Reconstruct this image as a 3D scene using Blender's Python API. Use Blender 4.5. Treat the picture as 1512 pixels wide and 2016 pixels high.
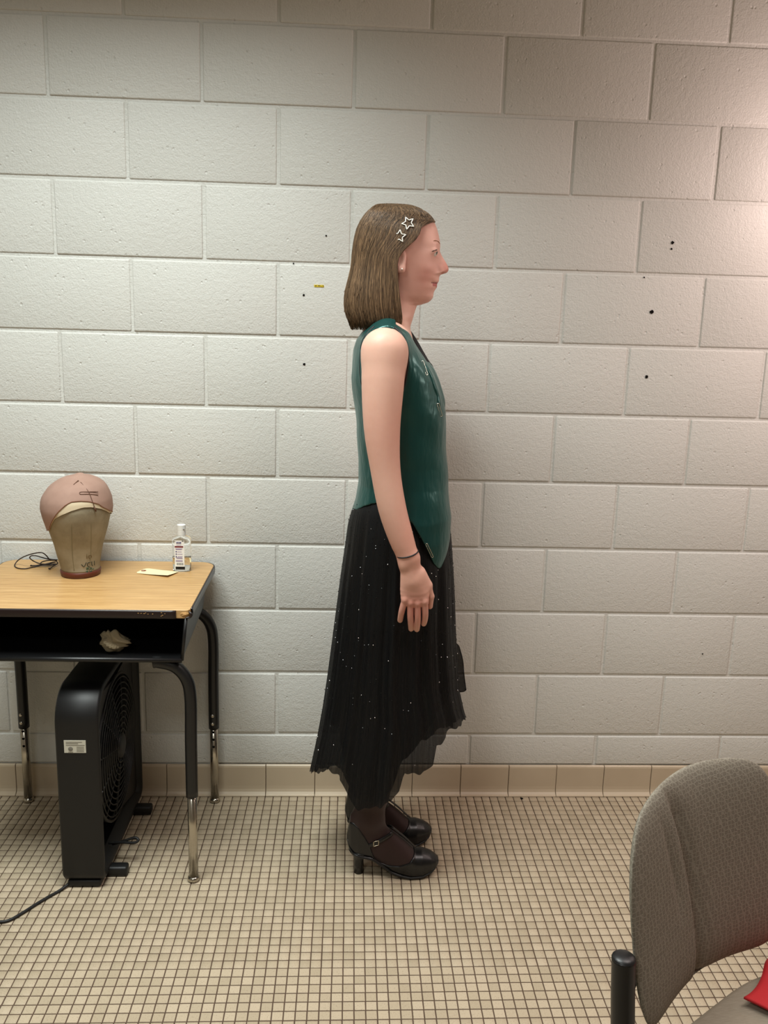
import bpy, bmesh, math, random
import numpy as np
from mathutils import Matrix, Vector

for _o in list(bpy.data.objects):
    bpy.data.objects.remove(_o)
SC = bpy.context.scene
COL = SC.collection
rng = np.random.default_rng(7)
random.seed(7)

# ------------------------------------------------------------------ camera
FPX = 1715.554
CAM = np.array([0.0, -2.53756, 1.45407])
YAW, PIT, ROL = -0.0524533, -0.2077439, -0.0286597
def _rot(a, b, c):
    ca, sa, cb, sb, cc, sc = math.cos(a), math.sin(a), math.cos(b), math.sin(b), math.cos(c), math.sin(c)
    return (np.array([[ca, -sa, 0], [sa, ca, 0], [0, 0, 1]]) @ np.array([[1, 0, 0], [0, cb, -sb], [0, sb, cb]])
            @ np.array([[cc, 0, sc], [0, 1, 0], [-sc, 0, cc]]))
CM = _rot(YAW, PIT, ROL)          # columns: right, forward, up
cam_data = bpy.data.cameras.new('camera')
cam = bpy.data.objects.new('camera', cam_data)
COL.objects.link(cam)
cam_data.sensor_fit = 'HORIZONTAL'
cam_data.sensor_width = 36.0
cam_data.lens = 36.0 * FPX / 1512.0
cam_data.clip_start = 0.05
_m = Matrix.Identity(4)
for _i in range(3):
    _m[_i][0] = CM[_i, 0]; _m[_i][1] = CM[_i, 2]; _m[_i][2] = -CM[_i, 1]; _m[_i][3] = CAM[_i]
cam.matrix_world = _m
SC.camera = cam

# ------------------------------------------------------------------ world, lamps, exposure
SC.view_settings.view_transform = 'Standard'
SC.view_settings.look = 'None'
SC.view_settings.gamma = 1.0
SC.view_settings.use_curve_mapping = False
SC.view_settings.exposure = 0.12
world = bpy.data.worlds.new('world')
SC.world = world
world.use_nodes = True
world.node_tree.nodes['Background'].inputs[0].default_value = (0.9, 0.95, 1.0, 1)
world.node_tree.nodes['Background'].inputs[1].default_value = 0.02

def area(name, loc, size, size_y, power, color, spread, rot=(0, 0, 0)):
    d = bpy.data.lights.new(name, 'AREA')
    d.shape = 'RECTANGLE'; d.size = size; d.size_y = size_y
    d.energy = power; d.color = color; d.spread = math.radians(spread)
    o = bpy.data.objects.new(name, d); COL.objects.link(o)
    o.location = loc; o.rotation_euler = rot
    return o
# recessed ceiling troffers of the room (two rows) and the warm vanity lamps by the right-hand mirror
area('ceiling_troffer', (-0.60, -1.00, 2.73), 1.20, 0.60, 34, (0.93, 1.0, 0.97), 122)
area('ceiling_troffer', (1.25, -1.30, 2.73), 1.20, 0.60, 12, (1.0, 0.89, 0.85), 122)
area('ceiling_troffer', (-0.95, -3.00, 2.73), 0.60, 0.60, 17, (0.97, 1.0, 0.97), 165)
def bulb(loc, power, color, size):
    d = bpy.data.lights.new('vanity_bulb', 'POINT')
    d.energy = power; d.color = color; d.shadow_soft_size = size
    o = bpy.data.objects.new('vanity_bulb', d); COL.objects.link(o); o.location = loc
bulb((1.48, -0.32, 1.92), 8.0, (1.0, 0.78, 0.73), 0.06)
bulb((1.75, -0.75, 1.50), 9.5, (1.0, 0.78, 0.73), 0.06)

# ------------------------------------------------------------------ helpers
def ray(x, y):
    return CM @ np.array([(x - 756.0) / FPX, 1.0, -(y - 1008.0) / FPX])
def py_(x, y, Y):
    """world point that the photograph shows at (x, y) if it lies at depth Y"""
    d = ray(x, y); return CAM + d * ((Y - CAM[1]) / d[1])
def pz_(x, y, Z=0.0):
    d = ray(x, y); return CAM + d * ((Z - CAM[2]) / d[2])

def link(o, parent=None):
    COL.objects.link(o)
    if parent is not None:
        o.parent = parent
        o.matrix_parent_inverse = Matrix.Translation(-Vector(parent.location))
    return o
def tag(o, label=None, cat=None, group=None, kind=None):
    if label: o['label'] = label
    if cat: o['category'] = cat
    if group: o['group'] = group
    if kind: o['kind'] = kind
    return o
def empty(name, loc, label, cat, group=None):
    o = bpy.data.objects.new(name, None); o.location = loc
    o.empty_display_size = 0.05
    COL.objects.link(o)
    return tag(o, label, cat, group)
def mesh(name, verts, faces, mat, parent=None, smooth=True, origin=None):
    me = bpy.data.meshes.new(name)
    v = np.asarray(verts, dtype=np.float64)
    if origin is not None: v = v - np.asarray(origin)
    if isinstance(faces, np.ndarray) and faces.ndim == 2:
        n, k = faces.shape
        me.vertices.add(len(v)); me.vertices.foreach_set('co', v.astype(np.float32).ravel())
        me.loops.add(n * k); me.loops.foreach_set('vertex_index', faces.astype(np.int32).ravel())
        me.polygons.add(n); me.polygons.foreach_set('loop_start', np.arange(0, n * k, k, dtype=np.int32))
        me.update(calc_edges=True)
    else:
        me.from_pydata([tuple(p) for p in v], [], [tuple(int(i) for i in f) for f in faces])
    me.validate()
    if smooth:
        me.polygons.foreach_set('use_smooth', np.ones(len(me.polygons), dtype=bool))
    if mat: me.materials.append(mat)
    o = bpy.data.objects.new(name, me)
    if origin is not None: o.location = origin
    return link(o, parent)
def instance(name, me, loc, parent=None, rot=None):
    o = bpy.data.objects.new(name, me); o.location = loc
    if rot: o.rotation_euler = rot
    return link(o, parent)

class MB:
    """collects pieces of one part"""
    def __init__(s): s.v = []; s.f = []
    def add(s, v, f):
        n = len(s.v); s.v += [tuple(p) for p in v]; s.f += [tuple(i + n for i in q) for q in f]; return s
    def build(s, name, mat, parent=None, smooth=True): return mesh(name, s.v, s.f, mat, parent, smooth)

def bbox(c, d, bev=0.002, seg=2):
    """bevelled box: centre, size -> verts, faces"""
    bm = bmesh.new(); bmesh.ops.create_cube(bm, size=1)
    for q in bm.verts: q.co = Vector((q.co.x * d[0], q.co.y * d[1], q.co.z * d[2]))
    if bev: bmesh.ops.bevel(bm, geom=list(bm.edges), offset=bev, segments=seg, affect='EDGES', profile=0.5)
    bm.verts.index_update()
    v = [(q.co.x + c[0], q.co.y + c[1], q.co.z + c[2]) for q in bm.verts]
    f = [[q.index for q in p.verts] for p in bm.faces]
    bm.free(); return v, f
def catmull(pts, n=8, closed=False):
    P = np.asarray(pts, float); m = len(P); out = []
    for i in range(m if closed else m - 1):
        if closed: a, b, c, d = P[(i - 1) % m], P[i], P[(i + 1) % m], P[(i + 2) % m]
        else: a, b, c, d = P[max(i - 1, 0)], P[i], P[i + 1], P[min(i + 2, m - 1)]
        for t in np.linspace(0, 1, n, endpoint=False):
            out.append(0.5 * ((2 * b) + (-a + c) * t + (2 * a - 5 * b + 4 * c - d) * t * t + (-a + 3 * b - 3 * c + d) * t ** 3))
    if not closed: out.append(P[-1])
    return np.array(out)
def tube(pts, r, seg=10, closed=False, flat=1.0, up=None):
    """sweep of a circle (or an ellipse: flat) along points; r number or list"""
    P = np.asarray(pts, float); n = len(P)
    R = np.full(n, r, float) if np.isscalar(r) else np.interp(np.linspace(0, 1, n), np.linspace(0, 1, len(r)), r)
    T = np.roll(P, -1, 0) - np.roll(P, 1, 0) if closed else np.gradient(P, axis=0)
    T /= np.linalg.norm(T, axis=1)[:, None] + 1e-12
    u = np.array(up, float) if up is not None else (np.array([0, 0, 1.0]) if abs(T[0][2]) < 0.9 else np.array([1.0, 0, 0]))
    v = []; f = []
    N = u - T[0] * (u @ T[0]); N /= np.linalg.norm(N) + 1e-12
    for i in range(n):
        if up is not None: N = np.array(up, float)
        N = N - T[i] * (N @ T[i]); N /= np.linalg.norm(N) + 1e-12
        B = np.cross(T[i], N)
        for k in range(seg):
            a = 2 * math.pi * k / seg
            v.append(P[i] + R[i] * (math.cos(a) * N * flat + math.sin(a) * B))
    for i in range(n if closed else n - 1):
        j = (i + 1) % n
        for k in range(seg):
            l = (k + 1) % seg
            f.append((i * seg + k, i * seg + l, j * seg + l, j * seg + k))
    if not closed:
        f.append(tuple(range(seg))[::-1]); f.append(tuple((n - 1) * seg + k for k in range(seg)))
    return v, f
def loft(rings, closed=True, cap0=False, cap1=False):
    n = len(rings); m = len(rings[0]); v = [p for r in rings for p in r]; f = []
    for i in range(n - 1):
        for k in range(m if closed else m - 1):
            l = (k + 1) % m
            f.append((i * m + k, i * m + l, (i + 1) * m + l, (i + 1) * m + k))
    if cap0: f.append(tuple(range(m))[::-1])
    if cap1: f.append(tuple((n - 1) * m + k for k in range(m)))
    return v, f
def lathe(prof, c, seg=32, sy=1.0):
    rings = [[(c[0] + r * math.cos(2 * math.pi * k / seg), c[1] + sy * r * math.sin(2 * math.pi * k / seg), c[2] + z) for k in range(seg)] for r, z in prof]
    return loft(rings, True, True, True)
def uvsphere(c, r, nu=16, nv=10):
    rx, ry, rz = (r, r, r) if np.isscalar(r) else r
    rings = []
    for i in range(nv + 1):
        t = math.pi * i / nv; s = max(math.sin(t), 1e-3)
        rings.append([(c[0] + rx * s * math.cos(2 * math.pi * k / nu), c[1] + ry * s * math.sin(2 * math.pi * k / nu), c[2] - rz * math.cos(t)) for k in range(nu)])
    return loft(rings, True, True, True)
def text_mesh(name, body, size, mat, parent, M, depth=0.0002):
    cu = bpy.data.curves.new(name, 'FONT'); cu.body = body; cu.size = size; cu.extrude = depth
    cu.align_x = 'CENTER'; cu.align_y = 'CENTER'
    t = bpy.data.objects.new(name, cu); COL.objects.link(t)
    bpy.context.view_layer.update()
    me = bpy.data.meshes.new_from_object(t.evaluated_get(bpy.context.evaluated_depsgraph_get()))
    bpy.data.objects.remove(t); bpy.data.curves.remove(cu)
    me.transform(M); me.name = name
    me.materials.clear(); me.materials.append(mat)
    o = bpy.data.objects.new(name, me)
    return link(o, parent)

# ------------------------------------------------------------------ materials
def srgb(r, g, b):
    def c(u):
        u /= 255.0
        return u / 12.92 if u <= 0.04045 else ((u + 0.055) / 1.055) ** 2.4
    return (c(r), c(g), c(b), 1.0)
def mat(name, col, rough=0.5, metal=0.0, spec=0.5, **kw):
    m = bpy.data.materials.new(name); m.use_nodes = True
    b = m.node_tree.nodes['Principled BSDF']
    b.inputs['Base Color'].default_value = col
    b.inputs['Roughness'].default_value = rough
    b.inputs['Metallic'].default_value = metal
    b.inputs['Specular IOR Level'].default_value = spec
    for k, v in kw.items(): b.inputs[k].default_value = v
    return m
class NT:
    def __init__(s, m): s.t = m.node_tree; s.b = s.t.nodes['Principled BSDF']
    def n(s, typ, **kw):
        q = s.t.nodes.new(typ)
        for k, v in kw.items():
            if k.startswith('_'): setattr(q, k[1:], v)
            else: q.inputs[k.replace('__', ' ')].default_value = v
        return q
    def l(s, a, b): s.t.links.new(a, b)
    def coords(s, scale=(1, 1, 1), kind='Object', rot=(0, 0, 0)):
        if kind == 'Position': c = s.n('ShaderNodeNewGeometry').outputs['Position']
        else: c = s.n('ShaderNodeTexCoord').outputs[kind]
        mp = s.n('ShaderNodeMapping'); mp.inputs['Scale'].default_value = scale; mp.inputs['Rotation'].default_value = rot
        s.l(c, mp.inputs['Vector']); return mp.outputs[0]
    def noise(s, vec, scale, detail=3, rough=0.55):
        q = s.n('ShaderNodeTexNoise', Scale=scale, Detail=detail, Roughness=rough); s.l(vec, q.inputs['Vector']); return q.outputs['Fac']
    def ramp(s, fac, stops):
        q = s.n('ShaderNodeValToRGB'); e = q.color_ramp.elements
        while len(e) < len(stops): e.new(0.5)
        for i, (p, c) in enumerate(stops):
            e[i].position = p; e[i].color = c if len(c) == 4 else (*c, 1)
        s.l(fac, q.inputs['Fac']); return q.outputs['Color']
    def mix(s, fac, a, b, blend='MIX'):
        q = s.n('ShaderNodeMix', _data_type='RGBA', _blend_type=blend)
        for i, x in ((0, fac), (6, a), (7, b)):
            if hasattr(x, 'is_linked') or hasattr(x, 'links'): s.l(x, q.inputs[i])
            else: q.inputs[i].default_value = x
        return q.outputs[2]
    def math(s, op, a, b=None, clamp=False):
        q = s.n('ShaderNodeMath', _operation=op, _use_clamp=clamp)
        for i, x in ((0, a), (1, b)):
            if x is None: continue
            if hasattr(x, 'links'): s.l(x, q.inputs[i])
            else: q.inputs[i].default_value = x
        return q.outputs[0]
    def bump(s, h, strength=0.3, dist=0.002):
        q = s.n('ShaderNodeBump', Strength=strength, Distance=dist); s.l(h, q.inputs['Height']); s.l(q.outputs[0], s.b.inputs['Normal']); return q
    def base(s, c): s.l(c, s.b.inputs['Base Color'])
G = lambda v: (v, v, v, 1.0)

def paint_mat(name, col, bump=0.8):
    m = mat(name, col, 0.42, spec=0.35); t = NT(m)
    c = t.coords(kind='Position')
    big = t.noise(c, 3.0, 4)
    t.base(t.mix(big, tuple(x * 0.95 for x in col[:3]) + (1,), tuple(min(1, x * 1.03) for x in col[:3]) + (1,)))
    fine = t.noise(c, 210.0, 3, 0.6)
    mid = t.noise(c, 70.0, 3, 0.6)
    vo = t.n('ShaderNodeTexVoronoi', Scale=46.0); t.l(c, vo.inputs['Vector'])
    pit = t.ramp(vo.outputs['Distance'], [(0.0, G(0)), (0.10, G(0)), (0.19, G(1)), (1, G(1))])
    gate = t.ramp(t.noise(c, 22.0, 2), [(0, G(1)), (0.50, G(1)), (0.58, G(0)), (1, G(0))])
    pit = t.mix(gate, pit, G(1))
    h = t.math('ADD', t.math('MULTIPLY', fine, 0.5), t.math('MULTIPLY', mid, 0.55))
    h = t.math('ADD', h, t.math('MULTIPLY', pit, 0.40))
    t.bump(h, bump, 0.0034)
    return m
WALL = paint_mat('painted_block', srgb(215, 214, 208))
PLAIN = mat('painted_plaster', srgb(150, 142, 130), 0.6)
CEIL = mat('ceiling_tile', srgb(190, 186, 176), 0.8)
HOLE = mat('dark_hole', srgb(22, 19, 17), 0.9, spec=0.1)
BASET = mat('glazed_base_tile', srgb(196, 180, 156), 0.28)
_t = NT(BASET); _c = _t.coords(kind='Position')
_t.base(_t.mix(_t.noise(_c, 5, 4), srgb(186, 168, 143), srgb(205, 189, 165)))
GROUT = mat('brown_grout', srgb(92, 76, 64), 0.9, spec=0.1)

TPX, TPY, TX0, TY0, TSH = 0.0254, 0.0260, -0.2420, -0.0221, 0.0125
def tile_mat():
    m = mat('unglazed_mosaic', srgb(200, 180, 150), 0.55, spec=0.3); t = NT(m)
    c = t.coords(kind='Position')
    sx = t.n('ShaderNodeSeparateXYZ'); t.l(c, sx.inputs[0])
    u = t.math('SUBTRACT', sx.outputs[0], t.math('MULTIPLY', sx.outputs[1], TSH))
    u = t.math('FLOOR', t.math('DIVIDE', t.math('SUBTRACT', u, TX0), TPX))
    v = t.math('FLOOR', t.math('DIVIDE', t.math('SUBTRACT', sx.outputs[1], TY0), TPY))
    cb = t.n('ShaderNodeCombineXYZ'); t.l(u, cb.inputs[0]); t.l(v, cb.inputs[1])
    wn = t.n('ShaderNodeTexWhiteNoise', _noise_dimensions='2D'); t.l(cb.outputs[0], wn.inputs['Vector'])
    col = t.mix(wn.outputs['Value'], srgb(171, 156, 132), srgb(188, 172, 148))
    sp = t.ramp(t.noise(c, 330.0, 2, 0.7), [(0, G(0)), (0.36, G(0)), (0.42, G(1)), (1, G(1))])
    col = t.mix(t.math('MULTIPLY', t.math('SUBTRACT', 1.0, sp), 0.42), col, srgb(120, 102, 82))
    col = t.mix(t.math('MULTIPLY', t.noise(c, 2.2, 3), 0.18), col, srgb(160, 140, 116))
    t.base(col)
    t.bump(t.noise(c, 260, 3), 0.25, 0.0008)
    return m
TILE = tile_mat()
# ------------------------------------------------------------------ the room
XL, XR, YF, ZC = -2.30, 2.40, -3.80, 2.75
CH, BL, U0 = 0.2032, 0.4064, -0.79338
v, f = bbox(((XL + XR) / 2, 0.0537, ZC / 2), (XR - XL, 0.10, ZC), 0)
wall = tag(mesh('wall_back', v, f, WALL, None, False), 'cream painted concrete block wall', None, kind='structure')
def block_mesh(w, h):
    v, f = bbox((0, 0, 0), (w, 0.03, h), 0.0040, 4)
    me = bpy.data.meshes.new('block'); me.from_pydata(v, [], [tuple(q) for q in f]); me.materials.append(WALL)
    me.polygons.foreach_set('use_smooth', np.ones(len(me.polygons), dtype=bool))
    return me
JW, JH = 0.0095, 0.0080
BM = {}
for r in range(0, 14):
    z0 = max(r * CH, 0.0985); z1 = min((r + 1) * CH, ZC)
    for j in range(-5, 9):
        x0 = U0 + BL * (j + 0.5 * (r % 2)); x1 = x0 + BL
        x0 = max(x0, XL); x1 = min(x1, XR)
        if x1 - x0 < 0.03: continue
        key = (round(x1 - x0, 3), round(z1 - z0, 3))
        if key not in BM: BM[key] = block_mesh(x1 - x0 - JW * random.choice((0.8, 1.0)), z1 - z0 - JH)
        instance('block', BM[key], ((x0 + x1) / 2 + random.uniform(-.001, .001), 0.015 + random.uniform(-.0006, .0006), (z0 + z1) / 2 + random.uniform(-.0006, .0006)),
                 wall, (random.uniform(-.0008, .0008), random.uniform(-.0015, .0015), random.uniform(-.0008, .0008)))
# drilled holes and chips in the blocks
def hole(x, y, r):
    p = py_(x, y, 0.0); n = 12; vv = []
    a0 = [r * random.uniform(0.8, 1.2) for _ in range(n)]
    rings = [[(p[0] + a0[k] * s * math.cos(2 * math.pi * k / n), dy, p[2] + a0[k] * s * math.sin(2 * math.pi * k / n)) for k in range(n)] for s, dy in ((1.0, -0.0012), (0.8, -0.0016), (0.3, -0.0011))]
    v, f = loft(rings, True, False, True)
    mesh('drill_hole', v, f, HOLE, wall)
for x, y, r in ((578, 519, .0022), (598, 581, .0034), (599, 717, .0038), (1324, 478, .0044), (1322, 490, .0030), (1283, 614, .0056), (1268, 546, .0022), (1273, 742, .0046), (642, 464, .0022), (1383, 1287, .0022)):
    hole(x, y, r)
# rest of the shell
def slab(name, c, d, m, kind='structure'):
    v, f = bbox(c, d, 0); return tag(mesh(name, v, f, m, None, False), None, None, kind=kind)
slab('wall_left', (XL - 0.05, YF / 2, ZC / 2), (0.1, -YF, ZC), PLAIN)
slab('wall_right', (XR + 0.05, YF / 2, ZC / 2), (0.1, -YF, ZC), PLAIN)
slab('wall_front', ((XL + XR) / 2, YF - 0.05, ZC / 2), (XR - XL, 0.1, ZC), PLAIN)
slab('ceiling', ((XL + XR) / 2, YF / 2, ZC + 0.05), (XR - XL, -YF, 0.1), CEIL)
# floor: grout bed, single mosaic tiles in front, the rest of the mosaic as one field
FLOORG = mat('floor_grout', srgb(84, 68, 57), 0.9, spec=0.1)
floor = slab('floor', ((XL + XR) / 2, YF / 2, -0.0515), (XR - XL, -YF, 0.1), FLOORG)
def tile_vf(cx, cy, w=0.0229, d=0.0233, z=0.0, t=0.0016, e=0.0007):
    def q(h, ww, dd): return [(cx - ww / 2, cy - dd / 2, h), (cx + ww / 2, cy - dd / 2, h), (cx + ww / 2, cy + dd / 2, h), (cx - ww / 2, cy + dd / 2, h)]
    v = q(z - t, w, d) + q(z - e, w, d) + q(z, w - 2 * e, d - 2 * e)
    f = [(8, 9, 10, 11)]
    for a in (0, 4):
        for k in range(4): f.append((a + k, a + (k + 1) % 4, a + 4 + (k + 1) % 4, a + 4 + k))
    return v, f
v, f = tile_vf(0, 0)
tile_me = bpy.data.meshes.new('tile'); tile_me.from_pydata(v, [], f); tile_me.materials.append(TILE)
fv = []; ff = []; singles = []; n_s = 0
i0, i1 = int((XL - TX0) / TPX), int((XR - TX0) / TPX)
for jy in range(0, 145):
    cy = TY0 - TPY * (jy + 0.5)
    if cy < YF + .02: break
    for i in range(i0, i1):
        cx = TX0 + TPX * (i + 0.5) + TSH * cy
        if cx < XL + .02 or cx > XR - .02: continue
        if -0.925 < cy < -0.775 and -0.66 < cx < 0.60 and n_s < 300:
            singles.append((cx, cy)); n_s += 1
        elif cy > -2.2 or True:
            a = len(fv); w = random.uniform(0.0225, 0.0232)
            v, f = tile_vf(cx + random.uniform(-.0002, .0002), cy + random.uniform(-.0002, .0002), w, random.uniform(.0229, .0236))
            fv += v; ff += [tuple(q + a for q in g) for g in f]
cyw = (TY0 + 0.0) / 2
for i in range(i0, i1):
    cx = TX0 + TPX * (i + 0.5)
    if cx < XL + .02 or cx > XR - .02: continue
    v, f = tile_vf(cx, cyw, 0.0232, -TY0 - 0.002); a = len(fv); fv += v; ff += [tuple(q + a for q in g) for g in f]
tag(mesh('tile_field', fv, np.array(ff), TILE, floor, False), None, None, kind='stuff')
for cx, cy in singles: instance('tile', tile_me, (cx, cy, 0.0), floor, (0, 0, random.uniform(-.012, .012)))
# cove base tiles
bs = [(0.0, 0.003), (0.0, 0.100), (-0.005, 0.1005), (-0.0085, 0.098), (-0.0098, 0.093), (-0.0098, 0.030), (-0.0105, 0.020), (-0.013, 0.0115), (-0.018, 0.006), (-0.024, 0.0035), (-0.024, 0.0005), (0, 0.0005)]
v, f = bbox(((XL + XR) / 2, -0.003, 0.049), (XR - XL, 0.0055, 0.098), 0)
base = tag(mesh('baseboard_back', v, f, GROUT, None, False), 'beige glazed cove tile base along the block wall', kind='structure')
BW = 0.1544
bj = py_(1001, 1535, -0.01)[0]
rings = []
for e, sx in ((0.0012, -BW / 2 + 0.0009), (0.0, -BW / 2 + 0.0021), (0.0, BW / 2 - 0.0021), (0.0012, BW / 2 - 0.0009)):
    rings.append([(sx, y + (e if y < -0.003 else 0), z) for y, z in bs])
v, f = loft(rings, True, True, True)
cove_me = bpy.data.meshes.new('base_tile'); cove_me.from_pydata(v, [], [tuple(q) for q in f]); cove_me.materials.append(BASET)
for k in range(-20, 14):
    x = bj + BW * (k + 0.5)
    if XL + .08 < x < XR - .08: instance('base_tile', cove_me, (x, random.uniform(-.0004, .0004), 0), base, (0, 0, random.uniform(-.002, .002)))

# ------------------------------------------------------------------ yellow sticker on the wall
YEL = mat('yellow_paper', srgb(226, 196, 28), 0.6)
INK = mat('black_ink', srgb(25, 22, 18), 0.7)
p = py_(628, 563, -0.001)
st = tag(mesh('label_sticker', *bbox((p[0], -0.0012, p[2]), (0.0275, 0.0012, 0.0058), 0.0003, 1), YEL, None, False),
         'tiny yellow printed strip sticker on the block wall behind the head', 'sticker')
st.data.transform(Matrix.Translation((-p[0], 0.0012, -p[2]))); st.location = (p[0], -0.0012, p[2])
for k, w in enumerate((.0035, .0022, .0045, .003, .002, .0035)):
    x = p[0] - 0.0115 + k * 0.0042
    mesh('print_mark', *bbox((x + w / 2, -0.0019, p[2] + random.uniform(-.0006, .0006)), (w * .8, 0.0003, 0.0022), 0), INK, st, False)

# ------------------------------------------------------------------ school desk
BLACKM = mat('black_enamel', srgb(16, 16, 17), 0.38)
GREYM = mat('dark_grey_enamel', srgb(52, 56, 60), 0.42)
CHROME = mat('worn_chrome', srgb(190, 184, 172), 0.22, 1.0)
EDGE = mat('brown_vinyl_edge', srgb(34, 22, 21), 0.32)
EDGE_SHEEN = mat('painted_edge_sheen', srgb(96, 98, 98), 0.35)  # grey sheen along the vinyl side edge, put into the base colour
CHIP = mat('chipped_particle_board', srgb(186, 142, 86), 0.85)
NT(CHIP).bump(NT(CHIP).noise(NT(CHIP).coords(), 160, 4), 0.8, 0.003)
def wood_mat():
    m = mat('oak_laminate', srgb(196, 152, 98), 0.33, spec=0.4); t = NT(m)
    c = t.coords((2.4, 26, 26), 'Position')
    g = t.noise(c, 3.2, 5, 0.6)
    c2 = t.coords((6, 150, 150), 'Position')
    fi = t.noise(c2, 2.5, 3, 0.6)
    col = t.ramp(g, [(0.25, srgb(180, 140, 90)), (0.5, srgb(197, 157, 104)), (0.72, srgb(207, 169, 116))])
    col = t.mix(t.ramp(fi, [(0, G(0.35)), (0.42, G(0.25)), (0.55, G(0)), (1, G(0))]), col, srgb(140, 98, 54))
    w = t.n('ShaderNodeTexWave', Scale=1.4, Distortion=9.0, Detail=2.0, _bands_direction='Y'); t.l(t.coords((0.7, 9, 9), 'Position'), w.inputs['Vector'])
    col = t.mix(t.ramp(w.outputs['Fac'], [(0, G(0)), (0.9, G(0)), (0.97, G(0.35)), (1, G(0.1))]), col, srgb(138, 98, 56))
    t.base(col); return m
WOOD = wood_mat()
DX0, DX1, DY0, DY1, DZ = -0.972, -0.362, -0.467, -0.012, 0.760
desk = empty('school_desk', ((DX0 + DX1) / 2, (DY0 + DY1) / 2, 0), 'small school desk with oak laminate top, black open book box and chrome legs', 'desk')
def outline(x0, x1, y0, y1, rf, rb, n=10):
    pts = []
    for cx, cy, r, a0 in ((x1 - rf, y0 + rf, rf, -90), (x1 - rb, y1 - rb, rb, 0), (x0 + rb, y1 - rb, rb, 90), (x0 + rf, y0 + rf, rf, 180)):
        for k in range(n + 1):
            a = math.radians(a0 + 90 * k / n); pts.append((cx + r * math.cos(a), cy + r * math.sin(a)))
    return pts
ol = outline(DX0 + .0025, DX1 - .0025, DY0 + .0025, DY1 - .0025, 0.010, 0.045)
ol = [(x, y) for x, y in ol if not (x > DX1 - 0.006 and y < DY0 + 0.010)]    # the broken corner
rings = [[(x, y, z) for x, y in ol] for z in (DZ - 0.021, DZ - 0.0006)] + [[(DX0 + .3 + (x - DX0 - .3) * .9965, DY0 + .22 + (y - DY0 - .22) * .9965, DZ) for x, y in ol]]
mesh('desktop', *loft(rings, True, True, True), WOOD, desk, False)
# vinyl edge band around the top with the front corner torn away
e = outline(DX0, DX1, DY0, DY1, 0.011, 0.046)
k0 = int(np.argmin([abs(x - DX1) + abs(y - (DY0 + .02)) for x, y in e]))
e = e[k0:] + e[:k0]
_e2 = []
for (x, y), (x2, y2) in zip(e, e[1:] + e[:1]):
    n_ = max(1, int(math.hypot(x2 - x, y2 - y) / .012)); _e2 += [(x + (x2 - x) * k / n_, y + (y2 - y) * k / n_, DZ - 0.0115) for k in range(n_)]
P = np.array(_e2)
side = [q for q in P if q[1] > DY0 + 0.014 and q[0] > DX1 - 0.03 and q[1] < DY1 - .04]
P = np.array([q for q in P if not (q[0] > DX1 - 0.024 and q[1] < DY0 + 0.016)])
def band(P, o=0.0016, h=0.0105):
    rings = []
    c = np.array([(DX0 + DX1) / 2, (DY0 + DY1) / 2, 0])
    T = np.gradient(P, axis=0); N = np.stack([T[:, 1], -T[:, 0], 0 * T[:, 0]], 1); N /= np.linalg.norm(N, axis=1)[:, None]
    for q, n in zip(P, N):
        rings.append([tuple(q + n * a + np.array([0, 0, b])) for a, b in ((-.0035, -h), (o * .5, -h), (o, -h * .6), (o * 1.2, 0), (o, h * .6), (o * .5, h), (-.0035, h))])
    return loft(rings, True, True, True)
mesh('edge_band', *band(P), EDGE, desk)
Ps = P[(P[:, 0] > DX1 - .002) & (P[:, 1] > DY0 + .018) & (P[:, 1] < DY1 - .05)]
if len(Ps) > 2:
    tag(mesh('edge_band', *band(Ps, 0.0021, 0.0088), EDGE_SHEEN, desk), 'side edge with its grey sheen painted in')
# chipped corner: bare core and curled vinyl
bm_v, bm_f = uvsphere((DX1 - 0.016, DY0 + 0.012, DZ - 0.0105), (0.0155, 0.0125, 0.0098), 14, 10)
bm_v = [(x + random.uniform(-.0012, .0012), y + random.uniform(-.0012, .0012), min(z + random.uniform(-.001, .001), DZ + .0006)) for x, y, z in bm_v]
tag(mesh('chipped_corner', bm_v, bm_f, CHIP, desk, False), 'broken tan particle board corner')
cp = catmull([(DX1 - .004, DY0 + .003, DZ - .004), (DX1 + .001, DY0 + .001, DZ - .009), (DX1 - .001, DY0 + .002, DZ - .017), (DX1 - .012, DY0 - .001, DZ - .019)], 6)
mesh('torn_edge', *tube(cp, [.002, .0038, .0034, .0015], 8), EDGE, desk)
for k in range(16):
    x = -0.50 + 0.075 * random.random() + (0.03 if k > 8 else 0)
    mesh('scuff', *bbox((x, DY0 - .0021, DZ - .0105 + random.uniform(-.006, .006)), (random.uniform(.0015, .004), .0006, random.uniform(.001, .002)), .0002, 1), CHIP, desk, False) if k < 10 else None
# open book box of sheet metal, deeper in front
BX0, BX1, BY0, BY1, BZF, BZB = DX0 + 0.010, -0.374, DY0 + 0.006, -0.125, 0.628, 0.655
zt = DZ - 0.0215
bx = MB()
def plate(a, b, c, d, t):
    a, b, c, d = map(np.array, (a, b, c, d)); n = np.cross(b - a, d - a); n = n / np.linalg.norm(n) * t
    return [tuple(q) for q in (a, b, c, d, a + n, b + n, c + n, d + n)], [(0, 3, 2, 1), (4, 5, 6, 7), (0, 1, 5, 4), (1, 2, 6, 5), (2, 3, 7, 6), (3, 0, 4, 7)]
ins = 0.012
bx.add(*plate((BX0 + ins, BY0, BZF), (BX1 - ins, BY0, BZF), (BX1 - ins, BY1, BZB), (BX0 + ins, BY1, BZB), .002))
bx.add(*plate((BX0 + ins, BY1, BZB), (BX1 - ins, BY1, BZB), (BX1, BY1, zt), (BX0, BY1, zt), -.002))
bx.add(*plate((BX0, BY0, zt), (BX1, BY0, zt), (BX1, BY1, zt), (BX0, BY1, zt), -.0015))
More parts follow.
